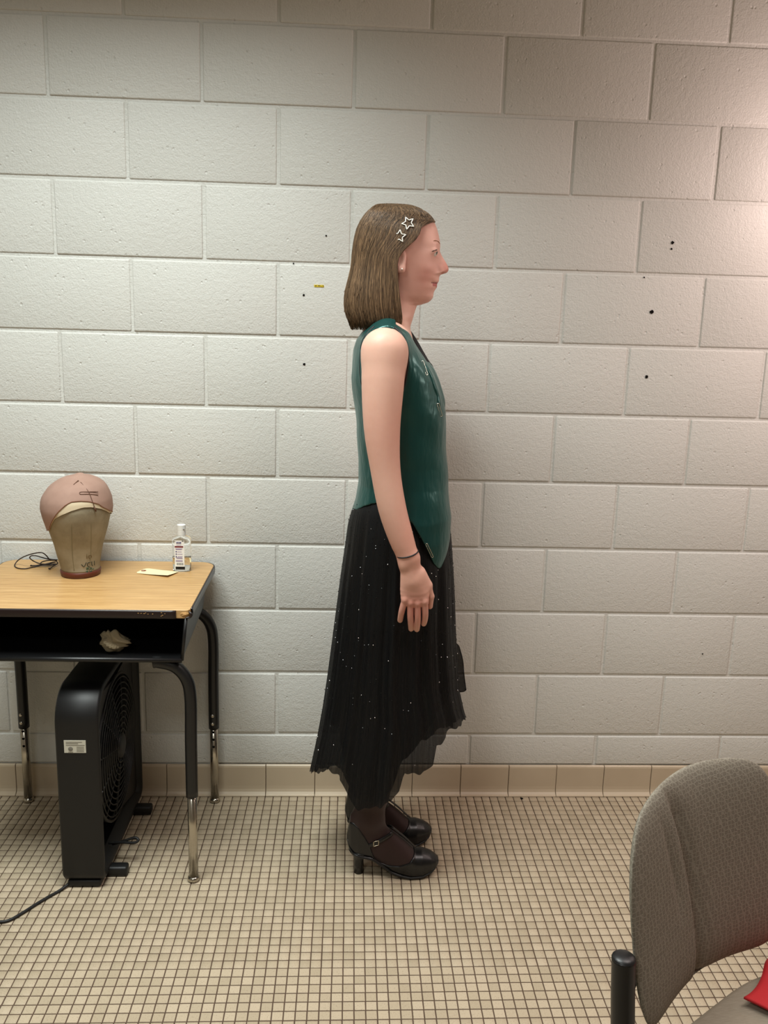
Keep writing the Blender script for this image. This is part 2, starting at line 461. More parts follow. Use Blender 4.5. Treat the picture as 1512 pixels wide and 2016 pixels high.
bx.build('book_box', BLACKM, desk, False)
for xa, xb, sgn in ((BX1, BX1 - ins, 1), (BX0, BX0 + ins, -1)):
    mesh('side_panel', *plate((xb, BY0, BZF), (xb, BY1, BZB), (xa, BY1, zt), (xa, BY0, zt), -.002 * sgn), GREYM, desk, False)
mesh('front_lip', *tube([(BX0 + ins, BY0 - .001, BZF), (BX1 - ins, BY0 - .001, BZF)], 0.0065, 10), BLACKM, desk)
for xa, xb in ((BX1, BX1 - ins), (BX0, BX0 + ins)):
    mesh('side_lip', *tube([(xb, BY0 - .001, BZF), (xa, BY0 - .001, zt)], 0.0045, 10), BLACKM, desk)
# legs: bent black upper tubes, chrome adjustable lower tubes
def leg(sx, yb, ztop, front):
    xl = -0.370 if sx > 0 else -0.938 - (0.0)
    xin = -0.46 if sx > 0 else -0.86
    zb = ztop
    up = catmull([(xin, yb, zb), (xl - sx * .075, yb, zb), (xl - sx * .036, yb, zb - .012), (xl - sx * .008, yb, zb - .046), (xl + sx * .001, yb, zb - .10), (xl, yb, 0.40), (xl, yb, 0.247)], 6)
    u = mesh('upper_leg', *tube(up, 0.0158, 16), BLACKM, desk)
    lo = mesh('lower_leg', *tube([(xl, yb, 0.27), (xl, yb, 0.012)], 0.0125, 16), CHROME, desk)
    mesh('glide', *lathe([(0.006, 0.0), (0.014, 0.001), (0.0165, 0.006), (0.0155, 0.011), (0.011, 0.016)], (xl, yb, 0), 18), CHROME, lo)
    if not front:
        for z in (0.292, 0.266): mesh('bolt', *uvsphere((xl - .002, yb - .0155, z), (.0055, .003, .0055), 10, 6), CHROME, u)
        for z in (0.238, 0.214, 0.190): mesh('peg_hole', *uvsphere((xl, yb - .0118, z), (.0042, .0015, .0042), 10, 6), HOLE, lo)
leg(1, -0.447, 0.617, True); leg(-1, -0.447, 0.617, True)
leg(1, -0.052, 0.625, False); leg(-1, -0.052, 0.625, False)
mesh('rear_rail', *tube([(-0.88, -0.052, 0.625), (-0.44, -0.052, 0.625)], 0.0158, 14), BLACKM, desk)
for x in (-0.86, -0.46):
    mesh('leg_bracket', *bbox((x, -0.09, 0.64), (0.05, 0.09, 0.012), .002), BLACKM, desk)

# crumpled pale cloth inside the book box
CLOTH = mat('crumpled_cloth', srgb(150, 136, 108), 0.85)
c0 = np.array([-0.560, -0.425, 0.634])
vv, fa = uvsphere((0, 0, 0), 1.0, 36, 22)
vs = []
for x, y, z in vv:
    k = 0.75 + 0.28 * math.sin(3.1 * x + 4.2 * z + 1) * math.cos(3.7 * y - 2 * z) + 0.17 * math.sin(7 * x - 5 * y + 6 * z) + 0.08 * math.sin(13 * z + 11 * x)
    lobe = 0.25 * max(0, x) * max(0, math.sin(4 * z + 1.5))
    vs.append((c0[0] + 0.042 * x * (k + lobe), c0[1] + 0.020 * y * k, c0[2] + 0.034 + 0.026 * z * k * (1.15 - .45 * x)))
zmin = min(q[2] for q in vs)
vs = [(x, y, z - zmin + 0.6335) for x, y, z in vs]
cl = tag(mesh('crumpled_cloth', vs, fa, CLOTH, None, True, origin=(c0[0], c0[1], 0.6315)), 'crumpled tan cloth stuffed in the open desk box', 'cloth')

# ------------------------------------------------------------------ canvas wig head with stocking cap
WY = -0.158
wrow = [(1139, 123, 196), (1128, 121, 198), (1123, 120, 197), (1097, 112, 200.5), (1079, 107.5, 204), (1049, 97.5, 212), (1025, 89.5, 217), (1007, 85, 219), (990, 86, 217), (980, 91, 213.5), (968, 99, 208), (960, 107.5, 202), (952.6, 119.5, 192), (947, 133, 180), (944, 148, 167)]
WR = []
for y, a, b in wrow:
    pa, pb = py_(a, y, WY), py_(b, y, WY); WR.append(((pa[2] + pb[2]) / 2, (pa[0] + pb[0]) / 2, (pb[0] - pa[0]) / 2))
WR = np.array(WR); WR[:, 0] -= WR[0, 0] - 0.7605 if False else 0
zb = WR[0, 0]; WR[:, 0] = 0.7605 + (WR[:, 0] - zb) * (1.0)
def wprof(z):
    return np.interp(z, WR[:, 0], WR[:, 1]), np.interp(z, WR[:, 0], WR[:, 2])
WTOP = WR[-1, 0] + 0.003
def wring(z, off=0.0, n=64):
    c, r = wprof(z); r = r + off
    ry = r * (1.04 + 0.10 * min(1, max(0, (z - .82) / .12)))
    return [(c + r * math.cos(2 * math.pi * k / n), WY + ry * math.sin(2 * math.pi * k / n), z) for k in range(n)]
CANV = mat('stained_canvas', srgb(142, 128, 98), 0.85, spec=0.2)
_t = NT(CANV); _c = _t.coords(kind='Position')
_col = _t.ramp(_t.noise(_c, 14, 5, 0.6), [(0.25, srgb(124, 113, 92)), (0.5, srgb(149, 139, 117)), (0.75, srgb(165, 155, 135))])
_t.base(_col); _t.bump(_t.noise(_c, 420, 2), 0.3, 0.0006)
RIM = mat('red_brown_vinyl_rim', srgb(92, 40, 24), 0.45)
whead = empty('wig_head', (-0.711, WY, 0.7605), 'tapered stained canvas wig head block standing on the desk', 'wig head')
zz = list(np.linspace(0.775, WR[-1, 0] - .002, 44))
rg = [wring(z, -0.0022) for z in zz]
cT, rT = wprof(zz[-1]); rg.append([(cT + (x - cT) * .5, WY + (y - WY) * .5, WTOP - .004) for x, y, z in rg[-1]]); rg.append([(cT + (x - cT) * .05, WY + (y - WY) * .05, WTOP - .003) for x, y, z in rg[-2]])
mesh('canvas_block', *loft(rg, True, True, True), CANV, whead)
rr = [wring(z, o) for z, o in ((0.7605, -0.003), (0.7615, 0.0005), (0.768, 0.0012), (0.7755, 0.0008), (0.777, -0.002))]
mesh('base_rim', *loft(rr, True, True, True), RIM, whead)
def wsurf(x, y, off=0.0):
    Y = WY - 0.07
    for _ in range(6):
        p = py_(x, y, Y); c, r = wprof(p[2]); ry = r * (1.04 + 0.10 * min(1, max(0, (p[2] - .82) / .12))) + off
        u = np.clip((p[0] - c) / (r + off), -0.995, .995); Y = WY - ry * math.sqrt(1 - u * u)
    return py_(x, y, Y)
def stroke(name, pts, r, m, parent, off, n=6, smooth=True):
    q = [wsurf(x, y, off) for x, y in pts]
    q = catmull(q, n) if smooth and len(q) > 2 else np.array(q)
    return mesh(name, *tube(q, r, 6), m, parent)
SEAM = mat('canvas_seam', srgb(128, 120, 92), 0.9)
for xs in ((139, 141, 142, 146), (178.5, 179.5, 179, 176)):
    stroke('seam', [(xs[0], 1006), (xs[1], 1040), (xs[2], 1085), (xs[3], 1124)], 0.0007, SEAM, whead, -0.0021)
INKG = mat('green_black_marker', srgb(34, 44, 36), 0.8); INKF = mat('faded_marker', srgb(112, 92, 62), 0.8); INKT = mat('green_marker', srgb(52, 84, 62), 0.8)
def cx6(x, y): return (60 + x * .119, 930 + y * .119)
for nm, m, pts in (('marker_writing', INKG, [(845, 1525), (885, 1560), (925, 1490)]), ('marker_writing', INKG, [(1000, 1485), (950, 1500), (945, 1545), (985, 1565)]),
                   ('marker_writing', INKG, [(1015, 1475), (1015, 1530), (1030, 1540)]), ('marker_writing', INKG, [(1056, 1465), (1058, 1535)]),
                   ('marker_writing', INKF, [(930, 1350), (935, 1425)]), ('marker_writing', INKF, [(965, 1375), (1000, 1370), (1010, 1400), (980, 1425), (962, 1400), (968, 1372)]),
                   ('marker_writing', INKT, [(920, 1580), (960, 1580), (925, 1605), (975, 1600)]), ('marker_writing', INKT, [(985, 1578), (1015, 1580), (985, 1605), (1050, 1595)]),
                   ('marker_writing', INKT, [(915, 1640), (950, 1632), (925, 1668), (965, 1668)]), ('marker_writing', INKT, [(980, 1640), (1015, 1625), (990, 1655), (1010, 1650)])):
    stroke(nm, [cx6(*q) for q in pts], 0.0009, m, whead, -0.0020)
# stocking cap
CAPM = mat('dusty_rose_stocking', srgb(176, 132, 114), 0.75, spec=0.25)
_t = NT(CAPM); _c = _t.coords((1, 1, 1), 'Position'); _t.base(_t.mix(_t.noise(_c, 26, 3), srgb(152, 120, 106), srgb(172, 140, 125))); _t.bump(_t.noise(_c, 600, 2), 0.3, 0.0005)
CREAM = mat('cream_lining', srgb(206, 188, 158), 0.75)
cap = empty('stocking_cap', (-0.711, WY, 0.95), 'dusty rose stocking cap pulled over the canvas wig head', 'cap')
ce = [(88, 1050), (95.7, 1043), (100.5, 1025), (113.6, 1007), (131, 993), (143, 988), (161, 986), (179, 986.5), (197, 991), (210, 998), (219, 1006)]
cb = [(88, 1052), (96, 1044), (105, 1021.6), (119.5, 1014.5), (143, 1006), (167, 999), (185, 998), (203, 1001), (219, 1010)]
def edge_fn(c):
    a = []; z = []
    for x, y in c[1:]:
        p = wsurf(x, y, .002); cc, r = wprof(p[2]); a.append(math.atan2(-(p[1] - WY), p[0] - cc)); z.append(p[2])
    a = np.array(a); o = np.argsort(a); a = a[o]; z = np.array(z)[o]
    def g(t):   # t in 0..pi is the front half (right to left); the back half runs level to the nape
        t = t % (2 * math.pi)
        if t <= a[0]: return z[0]
        if t <= a[-1]: return float(np.interp(t, a, z))
        s = (t - a[-1]) / (2 * math.pi - a[-1] + a[0])
        return z[-1] + (z[0] - z[-1]) * (s * s * (3 - 2 * s)) - 0.03 * math.sin(math.pi * s)
    return g
def dome(g, off, n=72, m=26, low=None):
    rings = []
    for i in range(m):
        t = i / (m - 1); ring = []
        for k in range(n):
            a = 2 * math.pi * k / n
            zl = g(a) if low is None else low(a); zh = WTOP + off if low is None else g(a)
            z = zh + (zl - zh) * (math.sin(t * math.pi / 2) ** 1.6 if low is None else t)
            c, r = wprof(min(z, WR[-1, 0]))
            if z > WR[-1, 0]: r = r * math.sqrt(max(0, (WTOP + off - z) / (WTOP + off - WR[-1, 0])))
            r = r + off * (1 if z <= WR[-1, 0] else .3)
            ry = r * (1.04 + 0.10 * min(1, max(0, (z - .82) / .12)))
            ring.append((c + r * math.cos(a), WY - ry * math.sin(a), z))
        rings.append(ring)
    return rings
ge, gb = edge_fn(ce), edge_fn(cb)
rg = dome(ge, 0.0022)
inn = [[(x + (wprof(z)[0] - x) * .02, y + (WY - y) * .02, z + .0006) for x, y, z in rg[-1]]]
mesh('cap_shell', *loft(rg + inn), CAPM, cap)
mesh('cap_edge', *tube([(x, y, z) for x, y, z in rg[-1]], 0.0011, 6, True), mat('cap_edge_seam', srgb(128, 84, 66), 0.8), cap)
mesh('lining_band', *loft(dome(ge, 0.0008, low=gb, m=6)), CREAM, cap)
THR = mat('brown_thread', srgb(96, 62, 44), 0.7)
for pts in ([(830, 160), (960, 320), (1010, 440), (1040, 520), (1070, 600)], [(790, 130), (715, 200), (740, 180), (800, 140)], [(1120, 320), (960, 322), (830, 325), (812, 350), (840, 362), (960, 360), (1120, 372)]):
    stroke('stitch_thread', [cx6(*q) for q in pts], 0.0009, THR, cap, 0.0032)
stroke('thread_knot', [cx6(1055, 570), cx6(1085, 645)], 0.0022, THR, cap, 0.0025, smooth=False)

# speck of dirt on the floor by the base tiles
p = pz_(1027, 1573)
vv, fa = uvsphere((0, 0, 0), (.0048, .0036, .0022), 9, 6)
tag(mesh('dirt_speck', [(p[0] + x * random.uniform(.8, 1.2), p[1] + y * random.uniform(.8, 1.2), max(z, -.0018) + .0019) for x, y, z in vv], fa, HOLE, None, False, origin=(p[0], p[1], 0)), 'small black speck of dirt on the floor tiles near the wall base', 'dirt')
# looped dark cord on the desk behind the wig head
CORD = mat('dark_brown_cord', srgb(38, 22, 18), 0.5)
def cq(x, y, lift=0.0):      # points of the coil: near the wall end of the desk top
    return (20 + x * .0794, 1060 + y * .0794, lift)
cor = []
for x, y, h in ((520, 675, 0), (640, 672, 0), (760, 650, .002), (900, 640, .003), (1040, 600, .004), (1120, 585, .004), (1060, 590, .004), (950, 620, .003), (820, 640, .003), (755, 620, .004), (800, 580, .008), (940, 545, .012), (1090, 540, .014), (1170, 535, .014),
                (1080, 528, .016), (980, 520, .018), (900, 430, .034), (815, 365, .045), (700, 355, .046), (520, 390, .040), (340, 455, .028), (200, 540, .012), (125, 630, .003), (115, 690, 0), (200, 740, 0), (380, 750, 0), (560, 715, 0), (740, 680, .002), (860, 660, .003), (1020, 665, .003), (1150, 640, .004),
                (1080, 630, .005), (900, 640, .005), (720, 620, .006), (560, 550, .014), (485, 480, .030), (530, 430, .036), (640, 430, .036), (800, 475, .030), (940, 510, .020), (1100, 535, .012), (1180, 610, .006), (1130, 650, .004), (1030, 715, .002), (975, 755, .001)):
    X, Y = 20 + x * .0794, 1060 + y * .0794
    p0 = pz_(X, Y, DZ + .0018 + h); cor.append((p0[0], max(-.155, min(p0[1], -0.02)), DZ + .0018 + h) if p0[1] < -.02 else tuple(py_(X, Y, -0.03)))
cor = np.array(cor); cor[:, 2] = np.maximum(cor[:, 2], DZ + .0018)
cord = empty('looped_cord', (cor[0][0], cor[0][1], DZ), 'thin dark brown cord looped on the desk beside the wig head', 'cord')
mesh('cord_loop', *tube(catmull(cor, 7), 0.0016, 8), CORD, cord)
mesh('cord_end', *uvsphere(cor[-1] + np.array([0, 0, .0012]), (.0036, .0028, .0026), 10, 8), CORD, cord)
mesh('cord_end', *uvsphere(cor[0] + np.array([0, 0, .0004]), (.0032, .0022, .002), 10, 8), CORD, cord)

# ------------------------------------------------------------------ hand sanitizer bottle
BXC, BYC = -0.4455, -0.110
CLEAR = mat('clear_plastic', (0.96, 0.97, 0.97, 1), 0.04); CLEAR.node_tree.nodes['Principled BSDF'].inputs['Transmission Weight'].default_value = 1.0
CLEAR.node_tree.nodes['Principled BSDF'].inputs['IOR'].default_value = 1.25
GEL = mat('clear_gel', (0.93, 0.94, 0.93, 1), 0.03); GEL.node_tree.nodes['Principled BSDF'].inputs['Transmission Weight'].default_value = 1.0
GEL.node_tree.nodes['Principled BSDF'].inputs['IOR'].default_value = 1.2
WHITEP = mat('white_plastic', srgb(226, 226, 222), 0.35); LAB = mat('label_paper', srgb(238, 236, 232), 0.5)
PURP = mat('purple_print', srgb(46, 36, 104), 0.5); REDP = mat('dark_red_print', srgb(112, 28, 42), 0.5); LILAC = mat('lilac_print', srgb(150, 136, 168), 0.6); BLK = mat('black_print', srgb(20, 19, 22), 0.5)
bot = empty('sanitizer_bottle', (BXC, BYC, DZ), 'small clear hand sanitizer bottle with white flip cap on the desk', 'bottle')
def sup(z, a, b, n=40, e=2.8):
    o = []
    for k in range(n):
        t = 2 * math.pi * k / n; c, s = math.cos(t), math.sin(t)
        o.append((BXC + a * math.copysign(abs(c) ** (2 / e), c), BYC + b * math.copysign(abs(s) ** (2 / e), s), DZ + z))
    return o
mesh('bottle_body', *loft([sup(.0005, .021, .012), sup(.003, .0248, .0152), sup(.02, .0256, .016), sup(.088, .0262, .0162), sup(.0955, .0255, .0155), sup(.1005, .021, .013), sup(.103, .0135, .0125, e=2.1), sup(.1055, .0108, .0108, e=2)], True, True, True), CLEAR, bot)
mesh('gel', *loft([sup(.0025, .0205, .0115), sup(.005, .0235, .0140), sup(.02, .0243, .0148), sup(.041, .0246, .0150), sup(.0415, .022, .013)], True, True, True), GEL, bot)
capo = mesh('flip_cap', *loft([sup(.1045, .0112, .0112, e=2), sup(.1052, .0122, .0122, e=2), sup(.119, .0121, .0121, e=2), sup(.1196, .0118, .0118, e=2), sup(.1202, .0122, .0122, e=2), sup(.134, .0121, .0121, e=2), sup(.1348, .0117, .0117, e=2), sup(.1352, .0108, .0108, e=2)], True, True, True), WHITEP, bot, False)
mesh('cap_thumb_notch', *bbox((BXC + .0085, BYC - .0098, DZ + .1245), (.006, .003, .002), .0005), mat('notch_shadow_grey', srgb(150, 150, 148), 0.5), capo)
LY = BYC - 0.0168
def lab(name, x0, x1, z0, z1, m, y=LY, parent=None, t=.0004):
    return mesh(name, *bbox((BXC + (x0 + x1) / 2, y, DZ + (z0 + z1) / 2), (x1 - x0, t, z1 - z0), 0), m, parent or bot, False)
lb = lab('label', -.0172, .0100, .0075, .0925, LAB)
def lp(x, y): return (-.0172 + (x - 215) / (565 - 215) * .0272, .0925 - (y - 745) / (1700 - 745) * .085)
def mark(name, x0, y0, x1, y1, m): 
    a, b = lp(x0, y1), lp(x1, y0); return lab(name, a[0], b[0], a[1], b[1], m, LY - .0004, lb, .0003)
mark('logo_plate', 282, 792, 458, 850, PURP)
q = lp(370, 823)
text_mesh('brand_lettering', 'PURELL', .0038, LAB, lb, Matrix.Translation((BXC + q[0], LY - .0007, DZ + q[1])) @ Matrix.Rotation(math.pi / 2, 4, 'X'))
mark('corner_mark', 225, 765, 245, 790, BLK); mark('corner_mark', 480, 752, 545, 775, BLK)
mark('text_line', 285, 885, 465, 897, LILAC); mark('colour_stripe', 225, 925, 530, 975, REDP)
for y0, x0, x1 in ((1015, 245, 500), (1040, 260, 470), (1115, 305, 470), (1190, 305, 500), (1270, 320, 500), (1305, 260, 490), (1335, 280, 500), (1400, 255, 500), (1430, 255, 500)): mark('text_line', x0, y0 - 9, x1, y0 + 9, LILAC)
for y0 in (1110, 1190, 1270): mark('bullet', 255, y0 - 22, 290, y0 + 22, PURP)
for k in range(11): mark('barcode_bar', 290 + k * 22, 1480, 290 + k * 22 + (8 if k % 3 else 13), 1550, BLK)
bb = mark('black_panel', 240, 1600, 580, 1698, BLK)
mark('panel_text', 280, 1635, 470, 1650, LILAC)

# ------------------------------------------------------------------ manila tag
MAN = mat('manila_card', srgb(236, 222, 178), 0.7); RED = mat('reinforcement_ring', srgb(140, 62, 48), 0.7)
A, B_, C_, D_ = (np.array(pz_(x, y, DZ)) for x, y in ((268, 1124), (352, 1129), (320, 1138), (286, 1117)))
ta = np.array([A[0] + .008, A[1] + .012]); ux = np.array([0.115, -0.046]); ux /= np.linalg.norm(ux); uy = np.array([-ux[1], ux[0]])
L, W = 0.108, 0.056
cen = np.array([-.512, -.137])
def tp(s, t, dz=0):
    q = cen + ux * (s - .5) * L + uy * (t - .5) * W
    z = DZ + .0006 + 0.004 * max(0, s - .35) ** 2 + .003 * (t - .5) ** 2 * s + .0035 * s * (1 - t)
    return (q[0], q[1], z + dz)
NS, NTT = 24, 14
tv = []; tf = []
def inside(s, t): return (s * L) + min(t, 1 - t) * W > 0.012 and (s * L - .010) ** 2 + ((t - .5) * W) ** 2 > .003 ** 2
grid = [[tp(i / NS, j / NTT) for j in range(NTT + 1)] for i in range(NS + 1)]
for i in range(NS + 1):
    for j in range(NTT + 1):
        s, t = i / NS, j / NTT
        if i == 0: t = .22 + t * .56; 
        if i == 1: t = .06 + t * .88
        tv.append(tp(s, t))
for i in range(NS):
    for j in range(NTT):
        if i in (2,) and 6 <= j <= 7: continue
        a = i * (NTT + 1) + j; tf.append((a, a + 1, a + NTT + 2, a + NTT + 1))
tg = mesh('paper_tag', tv, tf, MAN, None, True, origin=(cen[0], cen[1], DZ))
tag(tg, 'cream manila shipping tag lying on the desk by the bottle', 'tag')
tg.data.flip_normals() if tg.data.polygons[0].normal.z < 0 else None
sd = tg.modifiers.new('thickness', 'SOLIDIFY'); sd.thickness = 0.0005; sd.offset = 0
rc = [tp(2.5 / NS + .0055 * math.cos(a) / L, .5 + .0055 * math.sin(a) / W, .0006) for a in np.linspace(0, 2 * math.pi, 20, endpoint=False)]
mesh('hole_ring', *tube(rc, .0018, 6, True, .35, (0, 0, 1)), RED, tg)

# ------------------------------------------------------------------ box fan standing under the desk
FX0, FX1, FY0, FY1, FZ0, FZ1 = -0.703, -0.594, -0.482, -0.028, 0.018, 0.545
FANB = mat('black_fan_plastic', srgb(7, 7, 8), 0.5); FANG = mat('charcoal_fan_plastic', srgb(12, 12, 13), 0.45); FLBL = mat('rating_label', srgb(200, 196, 180), 0.6); LGREY = mat('label_grey_print', srgb(120, 116, 106), 0.7)
fan = empty('box_fan', ((FX0 + FX1) / 2, (FY0 + FY1) / 2, 0), 'black plastic box fan standing on edge under the school desk', 'fan')
fo = [(y, z) for y, z in outline(FY0, FY1, FZ0, FZ1, 0.026, 0.085, 12)]
# outline(): first two arguments run along y, the next two along z; big radii on top, small ones at the foot
def fr(x, s): 
    cy, cz = (FY0 + FY1) / 2, (FZ0 + FZ1) / 2
    hy, hz = (FY1 - FY0) / 2, (FZ1 - FZ0) / 2
    return [(x, cy + (y - cy) * (hy - s) / hy, cz + (z - cz) * (hz - s) / hz) for y, z in fo]
rings = [fr(FX1 - .030, .030), fr(FX1 - .004, .018), fr(FX1, .012), fr(FX1 - .001, .004), fr(FX1 - .006, 0), fr(FX0 + .006, 0), fr(FX0 + .001, .004), fr(FX0, .012), fr(FX0 + .004, .018), fr(FX0 + .03, .03)]
mesh('fan_housing', *loft(rings), FANB, fan)
fcy, fcz = (FY0 + FY1) / 2, (FZ0 + FZ1) / 2 + .01
for sx, xx in ((1, FX1 - .012), (-1, FX0 + .012)):
    g = MB()
    g.add(*loft([[(xx - sx * .016, fcy + R * math.cos(a), fcz + R * math.sin(a)) for a in np.linspace(0, 2 * math.pi, 48, endpoint=False)] for R in (.199, .203)] + [[(xx, fcy + R * math.cos(a), fcz + R * math.sin(a)) for a in np.linspace(0, 2 * math.pi, 48, endpoint=False)] for R in (.205, .198)]))
    g.build('grille_rim', FANG, fan)
    for R in np.linspace(.03, .19, 11):
        bul = sx * .010 * (1 - (R / .2) ** 2)
        mesh('grille_ring', *tube([(xx + bul, fcy + R * math.cos(a), fcz + R * math.sin(a)) for a in np.linspace(0, 2 * math.pi, 40, endpoint=False)], .0021, 5, True), FANG, fan)
    for k in range(12):
        a = 2 * math.pi * (k + .5) / 12
        mesh('grille_spoke', *tube([(xx + sx * .010 * (1 - (R / .2) ** 2) - sx * .002, fcy + R * math.cos(a), fcz + R * math.sin(a)) for R in (.02, .09, .15, .2)], .0026, 5), FANG, fan)
    mesh('grille_hub', *[(lambda v, f: ([(xx + sx * (.008 + z), fcy + x, fcz + y) for x, y, z in v], f))(*lathe([(.036, -.004), (.036, .002), (.030, .006), (.012, .007)], (0, 0, 0), 24))][0], FANG, fan)
    # corner panels between the round grille and the square frame
    for cyy, czz in ((FY0 + .02, FZ0 + .02), (FY1 - .02, FZ0 + .02), (FY0 + .035, FZ1 - .035), (FY1 - .035, FZ1 - .035)):
        th = math.atan2(czz - fcz, cyy - fcy); arc = [(fcy + .204 * math.cos(th + t), fcz + .204 * math.sin(th + t)) for t in np.linspace(-.62, .62, 9)]
        if czz < fcz and sx > 0 and cyy < fcy: continue
        poly = [(xx - sx * .003, cyy, czz)] + [(xx - sx * .003, a, b) for a, b in arc]
        v2 = poly + [(x - sx * .002, y, z) for x, y, z in poly]; m = len(poly)
        mesh('corner_panel', v2, [tuple(range(m)), tuple(range(2 * m - 1, m - 1, -1))] + [(k, (k + 1) % m, m + (k + 1) % m, m + k) for k in range(m)], FANG, fan, False)
blades = 5; xm = (FX0 + FX1) / 2
mesh('motor_hub', *[(lambda v, f: ([(xm + z, fcy + x, fcz + y) for x, y, z in v], f))(*lathe([(.04, -.02), (.045, -.01), (.045, .01), (.04, .02)], (0, 0, 0), 24))][0], FANB, fan)
for k in range(blades):
    a0 = 2 * math.pi * k / blades; rg = []
    for R in np.linspace(.042, .188, 8):
        w = .22 + .25 * (R / .19); ring = []
        for t in np.linspace(-1, 1, 7):
            ring.append((xm + .017 * t, fcy + R * math.cos(a0 + t * w), fcz + R * math.sin(a0 + t * w)))
        for t in np.linspace(1, -1, 7): ring.append((xm + .017 * t + .002, fcy + R * math.cos(a0 + t * w), fcz + R * math.sin(a0 + t * w)))
        rg.append(ring)
    mesh('blade', *loft(rg, True, True, True), FANB, fan)
for y in (-0.418, -0.118):
    mesh('foot', *bbox((FX1 - .012, y, 0.014), (0.115, 0.030, 0.028), .006), FANB, fan)
    mesh('foot', *bbox((FX0 + .030, y, 0.011), (0.050, 0.030, 0.022), .006), FANB, fan)
mesh('base_strip', *bbox(((FX0 + FX1) / 2, FY0 + .06, 0.012), (0.085, 0.11, 0.018), .004), FANB, fan)
p = py_(147.5, 1470, FY0 - .001)
fl = mesh('rating_label', *bbox((p[0], FY0 - .0006, p[2]), (0.054, .0008, .034), 0), FLBL, fan, False)
for z, w in ((.012, .040), (.0085, .030), (.004, .046)): mesh('text_line', *bbox((p[0] - .022 + w / 2, FY0 - .0012, p[2] + z), (w, .0003, .0014), 0), LGREY, fl, False)
for z in (-.001, -.005, -.009, -.013): mesh('text_line', *bbox((p[0] + .013, FY0 - .0012, p[2] + z), (.018, .0003, .0013), 0), LGREY, fl, False)
mesh('approval_mark', *[(lambda v, f: ([(p[0] - .011 + x, FY0 - .0012 - z, p[2] - .006 + y) for x, y, z in v], f))(*lathe([(.0058, 0), (.0058, .0003), (.0055, .0004)], (0, 0, 0), 20))][0], LGREY, fl)
mesh('text_line', *bbox((p[0] - .011, FY0 - .0012, p[2] - .0145), (.012, .0003, .0014), 0), LGREY, fl, False)
c1 = catmull([(FX1 - .02, -.36, .055), (FX1 + .02, -.365, .060), (FX1 + .052, -.37, .062), (FX1 + .062, -.366, .068), (FX1 + .05, -.362, .072), (FX1 + .02, -.363, .062), (FX1 - .01, -.358, .050)], 7)
mesh('cord_tie', *tube(c1, .0038, 8), FANB, fan)
ca = [(FX0 + .06, FY0 + .08, .02), (FX0 + .02, FY0 + .02, .010)]
for x, y in ((118, 1753), (95, 1766), (70, 1781), (45, 1797), (20, 1811), (0, 1815), (-40, 1815), (-90, 1800)):
    q = pz_(x, y, .0042); ca.append((q[0], q[1], .0042))
mesh('power_cord', *tube(catmull(ca, 8), .0038, 8), FANB, fan)

# ------------------------------------------------------------------ upholstered chair in front, and the red cloth on its seat
FAB = mat('grey_patterned_upholstery', srgb(132, 122, 106), 0.9, spec=0.15)
_t = NT(FAB); _c = _t.coords((1, 1, 1), 'Object')
_v = _t.n('ShaderNodeTexVoronoi', Scale=150.0, Randomness=0.35, _feature='DISTANCE_TO_EDGE'); _t.l(_c, _v.inputs['Vector'])
_e = _t.ramp(_v.outputs['Distance'], [(0, G(1)), (0.06, G(1)), (0.13, G(0)), (1, G(0))])
_w = _t.noise(_c, 700, 2)
_col = _t.mix(_w, srgb(110, 104, 93), srgb(136, 129, 116)); _col = _t.mix(_t.math('MULTIPLY', _e, .36), _col, srgb(172, 167, 152))
_t.base(_col); _t.bump(_t.math('ADD', _t.math('MULTIPLY', _e, .5), _w), .35, .0008)
PHI = 0.6056
bc = np.array([0.5484, -1.3231]); ez = np.array([math.cos(PHI), math.sin(PHI)]); en = np.array([math.sin(PHI), -math.cos(PHI)])   # along the back, and facing
chair = empty('upholstered_chair', (bc[0] + en[0] * .2, bc[1] + en[1] * .2, 0), 'grey patterned fabric chair with black tube frame in the foreground', 'chair')
def cpt(u, n, z): return (bc[0] + ez[0] * u + en[0] * n, bc[1] + ez[1] * u + en[1] * n, z)
# backrest: arched pad, curved round the sitter, leaning back
BT, BH = 0.7984, 0.1978
def back_pt(s, t, side):        # s -1..1 across, t 0..1 up; side 1 = sitter's face
    topz = BT - 0.0277 * abs(s) ** 2 - .0413 * abs(s) ** 10
    botz = BT - 0.3214 - 0.0133 * abs(s) ** 2.0 + 0.05 * abs(s) ** 9
    z = botz + (topz - botz) * t
    u = BH * s * (1 - .06 * abs(2 * t - 1) ** 3 * abs(s))
    n = 0.0364 * abs(s) ** 1.7 - 0.1948 * (z - .5) + 0.05
    s1 = -.12 - .26 * t ** 2; crease = (.011 * math.exp(-((s - s1) / .018) ** 2) * (s < s1) + .011 * math.exp(-((s - s1) / .13) ** 2) * (s >= s1)) * min(1, (1 - t) * 6) + .005 * math.exp(-((s - s1 + .2) / (.02 if s < s1 - .2 else .07)) ** 2) * max(0, math.sin(math.pi * min(1, max(0, t - .35) / .6)))
    edge = (1 - abs(s) ** 3) * (1 - abs(2 * t - 1) ** 4)
    thick = 0.021 * max(edge, 0) ** .6
    return cpt(u, n + side * thick - (crease if side > 0 else 0), z)
NSS, NTS = 180, 56
bk = MB()
sv = np.sin(np.linspace(-1, 1, NSS) * math.pi / 2); tv_ = (np.sin(np.linspace(-1, 1, NTS) * math.pi / 2) + 1) / 2
for side in (1, -1):
    vv = [back_pt(s, t, side) for s in sv for t in tv_]
    fa = [(i * NTS + j, (i + 1) * NTS + j, (i + 1) * NTS + j + 1, i * NTS + j + 1) for i in range(NSS - 1) for j in range(NTS - 1)]
    bk.add(vv, fa if side > 0 else [q[::-1] for q in fa])
bo = bk.build('backrest', FAB, chair)
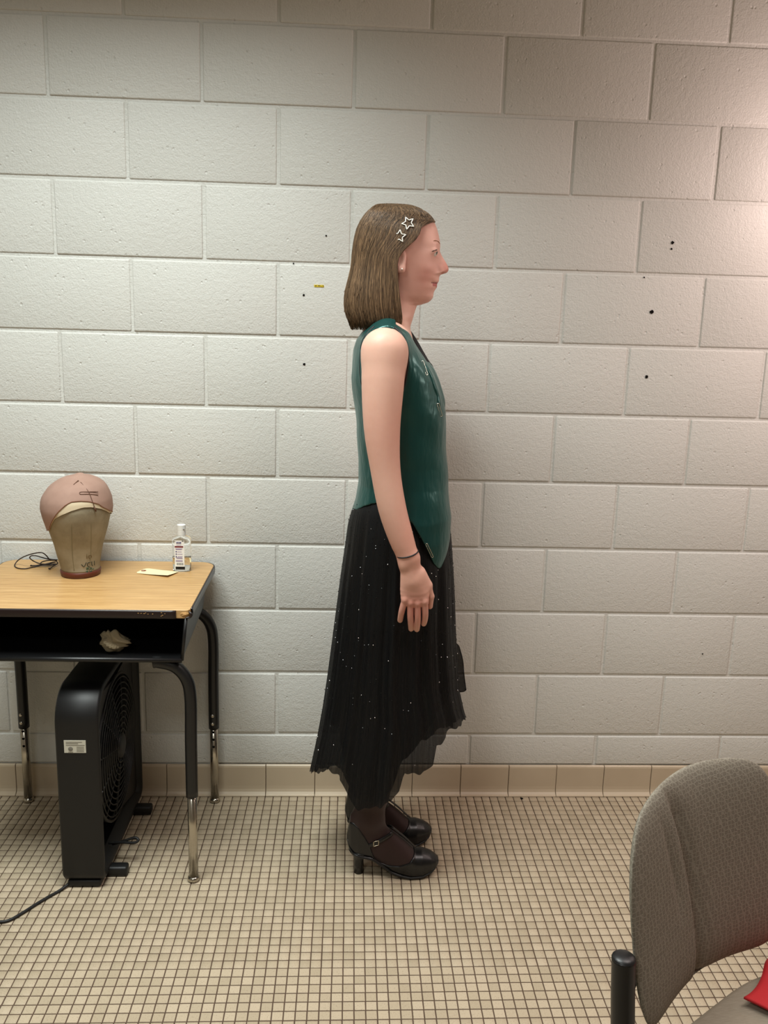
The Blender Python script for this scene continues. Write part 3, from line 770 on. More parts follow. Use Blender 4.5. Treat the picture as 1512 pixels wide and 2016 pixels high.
bmm = bmesh.new(); bmm.from_mesh(bo.data); bmesh.ops.remove_doubles(bmm, verts=bmm.verts, dist=.0006); bmm.to_mesh(bo.data); bmm.free()
bo.data.polygons.foreach_set('use_smooth', np.ones(len(bo.data.polygons), dtype=bool))
for sg in (-1, 1):
    pts = catmull([cpt(sg * .217, .063, .607), cpt(sg * .219, .068, .56), cpt(sg * .222, .076, .50), cpt(sg * .226, .086, .42), cpt(sg * .243, .05, .2), cpt(sg * .247, -.02, .012)], 8)
    mesh('rear_leg', *tube(pts, .0165, 18), BLACKM, chair)
    mesh('post_cap', *uvsphere(cpt(sg * .217, .063, .607), (.0168, .0168, .006), 16, 8), BLACKM, chair)
    mesh('back_bracket', *tube([cpt(sg * .219, .066, .545), cpt(sg * .175, .046, .545)], .0135, 12), BLACKM, chair)
    mesh('front_leg', *tube(catmull([cpt(sg * .240, .09, .375), cpt(sg * .24, .42, .375), cpt(sg * .242, .475, .36), cpt(sg * .245, .50, .30), cpt(sg * .248, .52, .012)], 8), .0125, 14), BLACKM, chair)
SEATF = mat('worn_seat_fabric', srgb(140, 130, 114), 0.95, spec=0.1)
_t = NT(SEATF); _c = _t.coords((1, 1, 1), 'Object'); _t.base(_t.mix(_t.noise(_t.coords((40, 400, 40), 'Object', (0, 0, .6)), 2, 4), srgb(124, 114, 98), srgb(170, 162, 146))); _t.bump(_t.noise(_c, 500, 2), .3, .001)
def seat_ring(z, s):
    o = []
    for k in range(56):
        a = 2 * math.pi * k / 56; c, d = math.cos(a), math.sin(a); e = 2 / 3.6
        u = .215 * math.copysign(abs(c) ** e, c) * s; n = .300 + .225 * math.copysign(abs(d) ** e, d) * s
        o.append(cpt(u, n, z + .012 * (u / .23) ** 2))
    return o
mesh('seat', *loft([seat_ring(.373, .90), seat_ring(.380, .97), seat_ring(.403, 1.0), seat_ring(.423, .985), seat_ring(.434, .93), seat_ring(.438, .8), seat_ring(.440, .4), seat_ring(.440, .02)], True, True, True), SEATF, chair)
# red garment heaped on the seat
REDC = mat('red_knit', srgb(186, 30, 36), 0.8)
_t = NT(REDC); _t.bump(_t.noise(_t.coords(), 420, 2), .25, .0008)
vs = []; fs = []; n1, n2 = 46, 40
ro = np.array(cpt(.130, .25, .4405))
for i in range(n1):
    for j in range(n2):
        s, t = i / (n1 - 1), j / (n2 - 1)
        u = -.115 + .175 * s; n = -.125 + .27 * t
        z = .4490 + .012 * ((.15 + u) / .215) ** 2 + .012 * (1 + math.sin(9 * s + 3 * t)) * math.sin(math.pi * s) * math.sin(math.pi * t) * 1.4 + .034 * math.exp(-((s - .50 - .25 * t) / .09) ** 2) * min(1, t * 4 + .15) + .010 * math.exp(-((s - .8) / .06) ** 2)
        pass
        vs.append(cpt(.150 + u + .012 * math.sin(6 * t), .228 + n + .012 * math.sin(5 * s + 1), z))
for i in range(n1 - 1):
    for j in range(n2 - 1):
        a = i * n2 + j; fs.append((a, a + n2, a + n2 + 1, a + 1))
rc = mesh('red_garment', vs, fs, REDC, None, True, origin=ro)
tag(rc, 'folded bright red garment heaped on the foreground chair seat', 'garment')
sd = rc.modifiers.new('thickness', 'SOLIDIFY'); sd.thickness = .004; sd.offset = -1
# ------------------------------------------------------------------ implicit modelling (smooth unions meshed with surface nets)
class Field:
    def __init__(s, xs, ys, zs):
        s.x, s.y, s.z = (np.asarray(a, np.float32) for a in (xs, ys, zs))
        s.F = np.full((len(s.x), len(s.y), len(s.z)), 1.0, np.float32)
    def box(s, lo, hi, pad=0.03):
        r = []
        for a, l, h in zip((s.x, s.y, s.z), lo, hi):
            i = max(np.searchsorted(a, l - pad) - 1, 0); j = min(np.searchsorted(a, h + pad) + 1, len(a)); r.append(slice(i, max(j, i + 1)))
        return tuple(r)
    def grid(s, sl):
        return s.x[sl[0]][:, None, None], s.y[sl[1]][None, :, None], s.z[sl[2]][None, None, :]
    def add(s, fn, lo, hi, k=0.01, op='u', pad=None):
        sl = s.box(lo, hi, (k + 0.012) if pad is None else pad); X, Y, Z = s.grid(sl)
        d = fn(X, Y, Z).astype(np.float32); A = s.F[sl]
        if op == 'u': s.F[sl] = smin(A, d, k)
        elif op == 's': s.F[sl] = -smin(-A, d, k)          # subtract
        elif op == 'i': s.F[sl] = -smin(-A, -d, k)         # intersect (inside the box only)
    def capsule(s, a, b, ra, rb=None, k=0.01, op='u', flat=None):
        a, b = np.array(a, float), np.array(b, float); rb = ra if rb is None else rb
        R = max(ra, rb)
        def fn(X, Y, Z):
            ba = b - a; L2 = ba @ ba + 1e-12
            px, py, pz = X - a[0], Y - a[1], Z - a[2]
            h = np.clip((px * ba[0] + py * ba[1] + pz * ba[2]) / L2, 0, 1)
            dx, dy, dz = px - ba[0] * h, py - ba[1] * h, pz - ba[2] * h
            if flat: dy = dy * flat
            return np.sqrt(dx * dx + dy * dy + dz * dz) - (ra + (rb - ra) * h)
        s.add(fn, np.minimum(a, b) - R, np.maximum(a, b) + R, k, op)
    def ell(s, c, r, k=0.01, op='u', rot=0.0):
        c = np.array(c, float); r = np.array(r, float); m = max(r) if rot else r
        co, si = math.cos(rot), math.sin(rot)
        def fn(X, Y, Z):
            x, y, z = X - c[0], Y - c[1], Z - c[2]
            if rot: x, z = x * co + z * si, -x * si + z * co
            q = np.sqrt((x / r[0]) ** 2 + (y / r[1]) ** 2 + (z / r[2]) ** 2)
            g = np.sqrt((x / r[0] ** 2) ** 2 + (y / r[1] ** 2) ** 2 + (z / r[2] ** 2) ** 2) + 1e-6
            return q * (q - 1) / g
        s.add(fn, c - m, c + m, k, op)
def chain(fld, pts, radii, k=.01, flat=1.0, n=5):
    """one smooth limb along a curve with varying radius"""
    P = catmull(pts, n); R = catmull([(r, 0, 0) for r in radii], n)[:, 0]
    m = max(R)
    def fn(X, Y, Z):
        d = None
        for i in range(len(P) - 1):
            a, b = P[i], P[i + 1]; ba = b - a; L2 = ba @ ba + 1e-12
            px, py, pz = X - a[0], Y - a[1], Z - a[2]
            h = np.clip((px * ba[0] + py * ba[1] + pz * ba[2]) / L2, 0, 1)
            q = np.sqrt((px - ba[0] * h) ** 2 + ((py - ba[1] * h) * flat) ** 2 + (pz - ba[2] * h) ** 2) - (R[i] + (R[i + 1] - R[i]) * h)
            d = q if d is None else np.minimum(d, q)
        return d
    fld.add(fn, P.min(0) - m, P.max(0) + m, k)
def smin(a, b, k):
    if k <= 0: return np.minimum(a, b)
    h = np.maximum(k - np.abs(a - b), 0) / k
    return np.minimum(a, b) - h * h * k * 0.25
def nets(F, xs, ys, zs):
    S = F < 0
    nx, ny, nz = F.shape
    cnt = np.zeros((nx - 1, ny - 1, nz - 1), np.uint8)
    cor = [(i, j, k) for i in (0, 1) for j in (0, 1) for k in (0, 1)]
    for i, j, k in cor: cnt += S[i:nx - 1 + i, j:ny - 1 + j, k:nz - 1 + k]
    act = (cnt > 0) & (cnt < 8)
    idx = np.argwhere(act); I, J, K = idx.T
    vid = np.full(act.shape, -1, np.int32); vid[I, J, K] = np.arange(len(idx))
    val = {c: F[I + c[0], J + c[1], K + c[2]] for c in cor}
    acc = np.zeros((len(idx), 3)); n = np.zeros(len(idx))
    for a in cor:
        for ax in range(3):
            if a[ax]: continue
            b = list(a); b[ax] = 1; b = tuple(b)
            fa, fb = val[a], val[b]; m = (fa < 0) != (fb < 0)
            t = np.where(m, fa / np.where(m, fa - fb, 1), 0)
            p = np.tile(np.array(a, float), (len(idx), 1)); p[:, ax] = t
            acc += p * m[:, None]; n += m
    acc /= n[:, None]
    V = np.stack([xs[I] + acc[:, 0] * (xs[I + 1] - xs[I]), ys[J] + acc[:, 1] * (ys[J + 1] - ys[J]), zs[K] + acc[:, 2] * (zs[K + 1] - zs[K])], 1)
    Q = []
    for ax in range(3):
        sl0 = [slice(None)] * 3; sl1 = [slice(None)] * 3; sl0[ax] = slice(0, -1); sl1[ax] = slice(1, None)
        a, b = S[tuple(sl0)], S[tuple(sl1)]
        e = np.argwhere(a != b)
        o1, o2 = [q for q in range(3) if q != ax]
        lim = act.shape
        ok = (e[:, o1] > 0) & (e[:, o2] > 0) & (e[:, o1] < lim[o1]) & (e[:, o2] < lim[o2])
        e = e[ok]
        def cell(d1, d2):
            c = e.copy(); c[:, o1] -= d1; c[:, o2] -= d2; return vid[c[:, 0], c[:, 1], c[:, 2]]
        q = np.stack([cell(1, 1), cell(0, 1), cell(0, 0), cell(1, 0)], 1)
        ins = a[e[:, 0], e[:, 1], e[:, 2]]
        flip = ins if ax != 1 else ~ins
        q[~flip] = q[~flip][:, ::-1]
        Q.append(q)
    Q = np.concatenate(Q); Q = Q[(Q >= 0).all(1)]
    return V, Q
def relax(V, Q, it=2, w=0.5):
    e = np.concatenate([Q[:, [0, 1]], Q[:, [1, 2]], Q[:, [2, 3]], Q[:, [3, 0]]])
    for _ in range(it):
        s = np.zeros_like(V); c = np.zeros(len(V))
        for a, b in ((0, 1), (1, 0)):
            for ax in range(3): s[:, ax] += np.bincount(e[:, a], V[e[:, b], ax], len(V))
            c += np.bincount(e[:, a], minlength=len(V))
        V = V + w * (s / np.maximum(c, 1)[:, None] - V)
    return V
def mirror_nets(fld, yc):
    """field sampled on y <= yc + h/2 and symmetric about yc"""
    V, Q = nets(fld.F, fld.x, fld.y, fld.z)
    seam = V[:, 1] > yc - abs(fld.y[-1] - fld.y[-2]) * 0.75
    V[seam, 1] = yc
    W = V.copy(); W[:, 1] = 2 * yc - W[:, 1]
    mp = np.arange(len(V)) + len(V); mp[seam] = np.arange(len(V))[seam]
    Q = Q[~seam[Q].all(1)]
    Q2 = mp[Q][:, ::-1]
    used = np.unique(np.concatenate([Q.ravel(), Q2.ravel()])); re = np.full(2 * len(V), -1); re[used] = np.arange(len(used))
    return np.concatenate([V, W])[used], re[np.concatenate([Q, Q2])]
def poly_sdf(poly, X, Z):
    """signed distance of 2-D points to a polygon, negative inside"""
    P = np.asarray(poly, float); d = np.full(X.shape, 1e9); ins = np.zeros(X.shape, bool)
    for i in range(len(P)):
        a, b = P[i], P[(i + 1) % len(P)]; e = b - a
        h = np.clip(((X - a[0]) * e[0] + (Z - a[1]) * e[1]) / (e @ e + 1e-12), 0, 1)
        d = np.minimum(d, (X - a[0] - e[0] * h) ** 2 + (Z - a[1] - e[1] * h) ** 2)
        c = ((a[1] > Z) != (b[1] > Z)) & (X < (b[0] - a[0]) * (Z - a[1]) / (b[1] - a[1] + 1e-12) + a[0])
        ins ^= c
    return np.where(ins, -1, 1) * np.sqrt(d)
def colour_attr(o, C):
    a = o.data.color_attributes.new('Col', 'FLOAT_COLOR', 'POINT')
    a.data.foreach_set('color', np.asarray(C, np.float32).ravel())

# ------------------------------------------------------------------ the standing person (profile towards the right of the picture)
YC = -0.340
def hp(x, y, Y=YC):
    q = py_(x, y, Y); return np.array([q[0], q[2]])
def hx(x, y, dy=0.0, Y=YC):
    q = py_(x, y, Y); return np.array([q[0], YC + dy, q[2]])
# torso rows: picture height, back x, front x (on the middle plane), half width in metres
TR = [(632, 735, 797, .050), (645, 727, 800, .085), (655, 716, 804, .130), (670, 706, 812, .156), (690, 700, 823, .161), (715, 697.5, 838, .158), (745, 696, 856, .150), (775, 699, 867, .143), (805, 702, 871.5, .139),
      (835, 706, 872, .135), (870, 708, 873, .130), (910, 709.5, 875, .128), (950, 710, 877, .131), (985, 704, 880, .140), (1010, 697, 882, .149), (1050, 696, 880, .150), (1100, 704, 872, .142), (1150, 715, 860, .130)]
TT = []
for y, a, b, w in TR:
    pa, pb = hp(a, y), hp(b, y); TT.append(((pa[1] + pb[1]) / 2, (pa[0] + pb[0]) / 2, (pb[0] - pa[0]) / 2, w))
TT = np.array(TT[::-1])
def torso_fn(off=0.0, expo=2.35, wr=0.0):
    def fn(X, Y, Z):
        z = Z.ravel(); cx, a, b = (np.interp(z, TT[:, 0], TT[:, c])[None, None, :] for c in (1, 2, 3))
        a = a + off; b = b + off
        if off == 0: sh = .016 * np.clip((hp(790, 930)[1] - z) / .08, 0, 1)[None, None, :]; a = a - sh; b = b - sh
        u = np.abs(X - cx) / a; v = np.abs(Y - YC) / b
        q = (u ** expo + v ** expo) ** (1 / expo)
        d = (q - 1) * np.minimum(a, b) * 0.92
        if wr: d = d + wr * (np.sin(60 * Z + 25 * X + 14 * Y) * 0.5 + np.sin(38 * Z - 44 * X) * 0.5)
        return np.maximum(d, np.maximum(TT[0, 0] - Z, Z - TT[-1, 0] - off))
    return fn
AO = 0.172
armj = [hx(756, 692, 0, YC - AO), hx(754, 745, 0, YC - AO - .006), hx(752, 840, 0, YC - AO - .016), hx(759, 925, 0, YC - AO - .022), hx(772, 1000, 0, YC - AO - .026), hx(790, 1060, 0, YC - AO - .028), hx(803.5, 1096, 0, YC - AO - .030)]
for q, d in zip(armj, (0, .006, .016, .022, .026, .028, .030)): q[1] = YC - AO - d
armr = [.0475, .0495, .0425, .0350, .0330, .0296, .0245]
HY = YC - AO - 0.031
def hd(x, y, dy=0.0):      # hand point from the picture at the hand's depth
    q = py_(x, y, HY); return np.array([q[0], HY + dy, q[2]])
# ---- body
def seg(a, b, n): return list(np.linspace(a, b, n, endpoint=False))
xs = np.arange(-0.005, 0.300, 0.0016)
h2 = 0.0016
ys = np.concatenate([np.arange(YC - 0.2565 - h2 / 2 - 0.0016 * 3, YC, 0.0016)])
ys = YC + h2 / 2 - np.arange(0, 166)[::-1] * h2
zs = np.array(seg(0.16, 0.66, 42) + seg(0.66, 0.90, 160) + seg(0.90, 1.43, 120) + seg(1.43, 1.50, 28) + seg(1.50, 1.755, 160))
B = Field(xs, ys, zs)
B.add(torso_fn(0.0), (0.0, YC - .2, TT[0, 0]), (.31, YC, TT[-1, 0] + .01), 0.01)
# legs down to the shoes
for dy in (0.070,):
    chain(B, [hx(790, 1120, -.066), hx(780, 1250, -.070), hx(762, 1420, -.073), hx(752, 1480, -.072), hx(745, 1500, -.072)], [.060, .056, .044, .040, .036], .02, 1.0, 3)
# neck, trapezius, collar bones, chest
B.capsule(hx(776, 575), hx(759, 655), .0505, .0520, .02)
B.capsule(hx(762, 640, -.02), hx(757, 681, -.138), .040, .032, .03)
B.capsule(hx(797, 664, -.015), hx(777, 668, -.13), .009, .010, .022)
# arm
chain(B, armj, armr, .016, 1.08, 4)
B.ell(hx(757, 694, 0, YC - AO) * np.array([1, 0, 1]) + np.array([0, YC - AO + .004, 0]), (.050, .044, .052), .02)
# hand: back of the hand, knuckles, four fingers, thumb
wr = hd(806, 1104)
chain(B, [wr, hd(808, 1122), hd(812, 1142)], [.0240, .0245, .0250], .016, 1.35, 4)
chain(B, [hd(805, 1140), hd(801, 1160), hd(797.5, 1182)], [.0185, .0165, .0100], .010, 1.5, 3)
chain(B, [hd(812, 1140), hd(811, 1165), hd(808, 1188)], [.0200, .0180, .0100], .010, 1.5, 3)
chain(B, [hd(816, 1140), hd(821, 1165), hd(822, 1189)], [.0210, .0180, .0102], .010, 1.5, 3)
chain(B, [hd(818, 1140), hd(831, 1165), hd(836, 1186)], [.0200, .0160, .0100], .010, 1.5, 3)
FING = [((797, 1182), (792.0, 1201), (789.8, 1215), (788.7, 1226), .0082, .0068), ((808, 1188), (808.2, 1214), (809.6, 1231), (810.6, 1243), .0083, .0070), ((822, 1189), (822.6, 1216), (822.4, 1232), (821.8, 1244), .0084, .0071), ((836, 1186), (837.4, 1208), (837.0, 1223), (835.6, 1233), .0083, .0069)]
for f4 in FING:
    pts = [hd(*f4[0], 0), hd(*f4[1], .004), hd(*f4[2], .011), hd(*f4[3], .019)]
    r = np.linspace(f4[4], f4[5], 4)
    chain(B, pts, list(r), .0010, 1.0, 4)
    B.ell(pts[0] + np.array([0, -.0045, .004]), (.0068, .0060, .0080), .006)      # knuckle
B.capsule(hd(826, 1128, .006), hd(842, 1155, .012), .0150, .0125, .012)
B.capsule(hd(842, 1155, .012), hd(849, 1178, .016), .0105, .0088, .006)
B.capsule(hd(849, 1178, .016), hd(848, 1199, .020), .0086, .0070, .004)
B.ell(hd(796, 1112, -.004), (.0070, .010, .0085), .016)                              # wrist bone
# head: skull, and a face laid out as half-widths (mm) behind the profile, row by row
SK = hx(772, 486)
B.ell(SK, (.0930, .0740, .0920), .02)
B.ell(hx(800, 520), (.0500, .0540, .0760), .02)
prof = [(836, 415), (848, 428), (856.8, 440.4), (861.7, 454.6), (865.5, 472), (866.8, 483), (866, 495), (869.9, 502.6), (875.3, 511.4), (880.8, 521), (883.6, 527.8), (883.4, 533), (880.3, 537), (874.3, 538.9), (868.8, 540.3), (865.5, 543), (864.6, 548.5), (864.2, 553.5), (861.6, 557.2), (860.4, 559.2), (861.0, 562), (860.2, 566), (857.4, 570), (854.8, 573.8), (853.6, 579), (853.2, 584.6), (850, 590), (843.7, 595.5), (836, 597.9), (823, 599.5)]
FROW = {418: [(838, 0), (830, 20), (818, 35), (800, 46), (785, 52)],
 440: [(857, 0), (853, 22), (845, 38), (830, 52), (810, 62), (790, 67)], 460: [(863, 0), (860, 19), (852, 37), (838, 52), (818, 62), (795, 68)],
 474: [(866, 0), (863, 18), (857, 33), (848, 46), (834, 55), (816, 62), (795, 68)],
 482: [(867, 0), (865, 11), (862, 25), (857, 37), (849, 47), (834, 55), (815, 61.5), (795, 68)], 490: [(866, 0), (864.5, 8.5), (861.5, 17), (859, 31), (854, 41), (847, 46.5), (835, 53), (815, 61), (795, 68)],
 494: [(866.2, 0), (864, 8), (861.8, 13), (860, 31), (856, 42), (850, 46.5), (845, 48), (835, 53), (815, 61.5), (795, 69)],
 499: [(868, 0), (865, 8), (862, 13), (860.6, 30), (857, 41.5), (851, 46.5), (846, 47.5), (835, 54), (815, 62), (795, 69)],
 504: [(870.8, 0), (866, 8.5), (861.5, 14), (858.5, 30), (854, 40), (848, 45.5), (835, 54.5), (815, 62.5), (795, 69)],
 512: [(875.6, 0), (870, 8.5), (863, 13), (858, 23), (852, 36), (844, 46.5), (832, 55.5), (815, 62.5), (795, 69)],
 521: [(880.8, 0), (876, 8), (869, 12), (862, 16), (856, 27), (848, 39.5), (838, 50), (825, 58), (810, 62.5), (795, 67)],
 530: [(883.8, 0), (880, 9), (873, 12.5), (867, 17.2), (862.5, 17.6), (860, 16.2), (857, 25), (850, 37), (840, 48), (825, 56.5), (808, 61), (790, 65)],
 536: [(881.5, 0), (877, 9.5), (869, 16.6), (863, 17.4), (860, 16.8), (857, 25), (850, 35.5), (840, 46.5), (825, 55), (805, 60), (790, 63)],
 541: [(868, 0), (866, 9), (862, 15), (857, 24), (850, 33.5), (842, 42.5), (828, 52), (808, 58.5), (790, 61)],
 548: [(864.6, 0), (862.5, 9), (858, 18), (851, 29), (842, 39.5), (828, 50), (808, 56.5), (790, 60)],
 554: [(864.2, 0), (862, 10), (857, 18.5), (850, 26), (842, 35.5), (830, 45.5), (810, 54), (790, 58)],
 558.5: [(860.6, 0), (858, 9), (854, 16.5), (848.5, 23.5), (842, 33), (830, 43.5), (810, 52.5), (790, 57)],
 564: [(861, 0), (858.5, 10), (853.5, 18), (847, 26), (840, 34.5), (828, 43), (808, 51), (788, 55.5)], 574: [(854.8, 0), (852, 10), (847, 19.5), (840, 28.5), (828, 38.5), (808, 47.5), (788, 53)],
 585: [(853.2, 0), (850, 10), (845, 18), (838, 25.5), (825, 34.5), (805, 43.5), (788, 50)], 592: [(848, 0), (844, 10), (838, 17.5), (826, 27.5), (808, 37.5), (790, 45)], 598.5: [(834, 0), (828, 8), (818, 17), (800, 30), (785, 40)]}
zl, zh = hp(806, 599.5)[1], hp(800, 416)[1]
sl = B.box((hp(784, 500)[0], YC - .12, zl), (.30, YC + .01, zh), 0.0)
fx, fz = B.x[sl[0]], B.z[sl[2]]
PZ = np.array([hp(*q) for q in prof]); oz = np.argsort(PZ[:, 1]); pxz = np.interp(fz, PZ[oz, 1], PZ[oz, 0])
rows_z = np.array([hp(r[0][0], y)[1] for y, r in FROW.items()])[::-1]; rows = list(FROW.items())[::-1]
dxg = np.linspace(-.02, .12, 240)
RW = []
for y, r in rows:
    d = np.array([(r[0][0] - x) / 780.0 for x, _ in r]); w_ = np.array([q for _, q in r]) / 1000.0
    dd = np.concatenate([[-.02], d]); ww = np.concatenate([[-.02], w_])
    RW.append(np.interp(dxg, dd, ww))
RW = np.array(RW)
Wd = np.zeros((len(fx), len(fz)))
for k, z in enumerate(fz):
    j_ = np.clip(np.searchsorted(rows_z, z) - 1, 0, len(rows_z) - 2); t_ = np.clip((z - rows_z[j_]) / (rows_z[j_ + 1] - rows_z[j_]), 0, 1)
    prow = RW[j_] * (1 - t_) + RW[j_ + 1] * t_
    Wd[:, k] = np.interp(pxz[k] - fx, dxg, prow)
def blur(A):
    A = np.pad(A, 1, mode='edge'); A = (A[:-2] + 2 * A[1:-1] + A[2:]) / 4; return (A[:, :-2] + 2 * A[:, 1:-1] + A[:, 2:]) / 4
Wb = Wd
for _ in range(2): Wb = blur(Wb)
Wc = Wb
for _ in range(14): Wc = blur(Wc)
DX = (pxz[None, :] - fx[:, None]); wt = np.clip((DX - .016) / .014, 0, 1) * np.clip(np.abs(fz - hp(850, 499)[1])[None, :] / .012 + np.clip((DX - .028) / .01, 0, 1), 0, 1)
Wb = Wb * (1 - wt) + Wc * wt
Wd = np.where(Wd > .004, Wb, Wd * .5 + Wb * .5)
gx = np.gradient(Wd, fx, axis=0); gz = np.gradient(Wd, fz, axis=1); gm = np.sqrt(1 + np.minimum(gx * gx + gz * gz, 16))
Yh = np.abs(B.y[sl[1]] - YC)[None, :, None]
fd = ((Yh - Wd[:, None, :]) / gm[:, None, :]).astype(np.float32)
B.F[sl] = smin(B.F[sl], fd, .006)
B.capsule(hx(812, 586), hx(790, 612), .0170, .0300, .022)
# eyes: opening between the lids, down to the eyeball
EC = hx(849.2, 499.2, -.0318)
def slit(X, Y, Z):
    u = X - hp(854.6, 498)[0]
    zc = hp(855, 498.7)[1] + .10 * u
    h_ = np.maximum(.0020 - .22 * np.abs(u), -.004)
    o_ = np.sqrt((X - EC[0]) ** 2 + (Y - EC[1]) ** 2 + (Z - EC[2]) ** 2)
    return np.maximum(np.maximum(np.abs(Z - zc) - h_, .0118 - o_), Y - (YC - .018))
B.add(slit, (hp(845, 498)[0], YC - .056, EC[2] - .012), (hp(864, 498)[0], YC - .016, EC[2] + .012), .001, 's', 0.002)
B.ell(hx(870.2, 538.4, -.0105), (.0044, .0050, .0024), .002, 's')                     # nostril
B.capsule(hx(864, 558.8, 0), hx(848.0, 556.6, -.0265), .0015, .0010, .0022, 's')       # line of the mouth
# ear
EAR = hx(784, 519, -.0765)
B.ell(EAR, (.0135, .0060, .0270), .006, rot=-.16)
B.ell(hx(787.0, 533.5, -.0755), (.0090, .0055, .0095), .004)
B.ell(hx(784.5, 517, -.0830), (.0075, .0048, .0150), .004, 's')
B.capsule(hx(791.5, 523, -.0740), hx(791.0, 530, -.0740), .0035, .0030, .004)
V, Q = mirror_nets(B, YC)
V = relax(V, Q, 2, 0.45)
# skin: tone, redder nose, cheeks, hands and forearms, lips, brows
SKIN = mat('skin', srgb(214, 164, 142), 0.48, spec=0.35)
_t = NT(SKIN); _a = _t.n('ShaderNodeAttribute', _attribute_name='Col'); _c = _t.coords(kind='Position')
_col = _t.mix(_t.math('MULTIPLY', _t.noise(_c, 60, 4, .6), .22), _a.outputs['Color'], srgb(186, 122, 104)); _t.base(_col)
_t.bump(_t.noise(_c, 900, 2), .12, .0006)
_b = SKIN.node_tree.nodes['Principled BSDF']; _b.inputs['Subsurface Weight'].default_value = .10; _b.inputs['Subsurface Radius'].default_value = (.010, .004, .002); _b.inputs['Subsurface Scale'].default_value = .5
person = mesh('person', V, Q, SKIN, None, True, origin=(0.15, YC, 0.0))
tag(person, 'person in a teal satin bodice and long black skirt standing in profile, arms down', 'person')
base_c = np.array(srgb(222, 178, 158)); C = np.tile(base_c, (len(V), 1))
def blend(c, w):
    global C
    w = np.clip(w, 0, 1)[:, None]; C = C * (1 - w) + np.array(c) * w
def blob(p, r, s=1.0): return s * np.exp(-(((V - np.array(p)) / np.array(r)) ** 2).sum(1))
Vm = V.copy(); V[:, 1] = YC - np.abs(V[:, 1] - YC)
blend(srgb(232, 180, 166), np.clip((V[:, 2] - 1.43) / .12, 0, 1) * .8)
blend(srgb(200, 128, 114), blob(hx(835, 545, -.05), (.03, .03, .03), .5)); blend(srgb(194, 108, 94), blob(hx(875, 528), (.016, .016, .016), .8))
blend(srgb(196, 124, 112), blob(hd(815, 1200), (.05, .05, .055), .85)); blend(srgb(208, 144, 126), blob(hx(752, 840, -.19), (.06, .06, .10), .6)); blend(srgb(206, 140, 122), blob(hd(800, 1070), (.06, .06, .12), .6))
lx, lz = hp(861, 559)
blend(srgb(176, 84, 84), (np.abs(V[:, 2] - (lz - .0020)) < .0072 - .16 * np.abs(V[:, 1] - YC)) * (V[:, 0] > hp(850, 559)[0]) * .9)
blend(srgb(110, 48, 46), (np.abs(V[:, 2] - (lz + .0003 + .06 * np.abs(V[:, 1] - YC))) < .0013) * (V[:, 0] > hp(846.5, 559)[0]) * (V[:, 0] < hp(866, 559)[0]) * .8)
C[:, 3] = 1
colour_attr(person, C)
V = Vm
# eyes
EYE = mat('eye_white', srgb(226, 214, 206), 0.15); IRIS = mat('grey_green_iris', srgb(86, 92, 78), 0.15); PUP = mat('pupil', srgb(12, 10, 10), 0.1)
for sg in (-1, 1):
    c = hx(849.2, 499.2, .0312 * sg)
    eo = mesh('eye', *uvsphere(c, .0116, 20, 14), EYE, person)
    dv = np.array([.93, .36 * sg, 0.0]); dv /= np.linalg.norm(dv); sv = np.array([-dv[1], dv[0], 0]); 
    for nm, rr, mt, l_ in (('iris', .0060, IRIS, .0001), ('pupil', .0028, PUP, .0003)):
        rings_ = []
        for r in (rr, rr * .6, rr * .02):
            h_ = math.sqrt(.0117 ** 2 - r * r) + l_
            rings_.append([tuple(c + dv * h_ + sv * r * math.cos(a) + np.array([0, 0, r * math.sin(a)])) for a in np.linspace(0, 2 * math.pi, 18, endpoint=False)])
        mesh(nm, *loft(rings_), mt, eo)
def on_face(x, y, sg, lift):
    P_ = hx(x, y); i = int(np.clip(np.searchsorted(B.x, P_[0]), 0, len(B.x) - 1)); k = int(np.clip(np.searchsorted(B.z, P_[2]), 0, len(B.z) - 1))
    js = np.where(B.F[i, :, k] < 0)[0]
    d = (YC - B.y[js[0]]) if len(js) else .03
    return np.array([P_[0], YC + sg * (d + lift), P_[2]])
# lashes and brows
LASH = mat('brown_lashes', srgb(70, 46, 36), .8); BROW = mat('light_brown_brow', srgb(138, 98, 74), .85)
for sg in (-1, 1):
    P = [on_face(845.8, 498.9, sg, .0004), on_face(848.5, 497.4, sg, .0008), on_face(852.0, 496.0, sg, .0008), on_face(855.5, 494.9, sg, .001), on_face(858.5, 494.8, sg, .0012), on_face(860.2, 495.6, sg, .0012)]
    mesh('eyelashes', *tube(catmull(P, 4), [.0006, .0013, .0015, .0009], 6), LASH, person)
    P = [on_face(848.0, 478.6, sg, .0004), on_face(852.5, 476.6, sg, .0008), on_face(857.0, 476.8, sg, .0010), on_face(861.0, 478.4, sg, .0010), on_face(864.2, 480.8, sg, .0006)]
    mesh('eyebrow', *tube(catmull(P, 4), [.0005, .0013, .0021, .0020], 6), BROW, person)
# pearl ear stud
mesh('ear_stud', *uvsphere(hx(787.2, 534, -.0815), .0021, 10, 8), mat('pearl', srgb(232, 224, 214), .2), person)
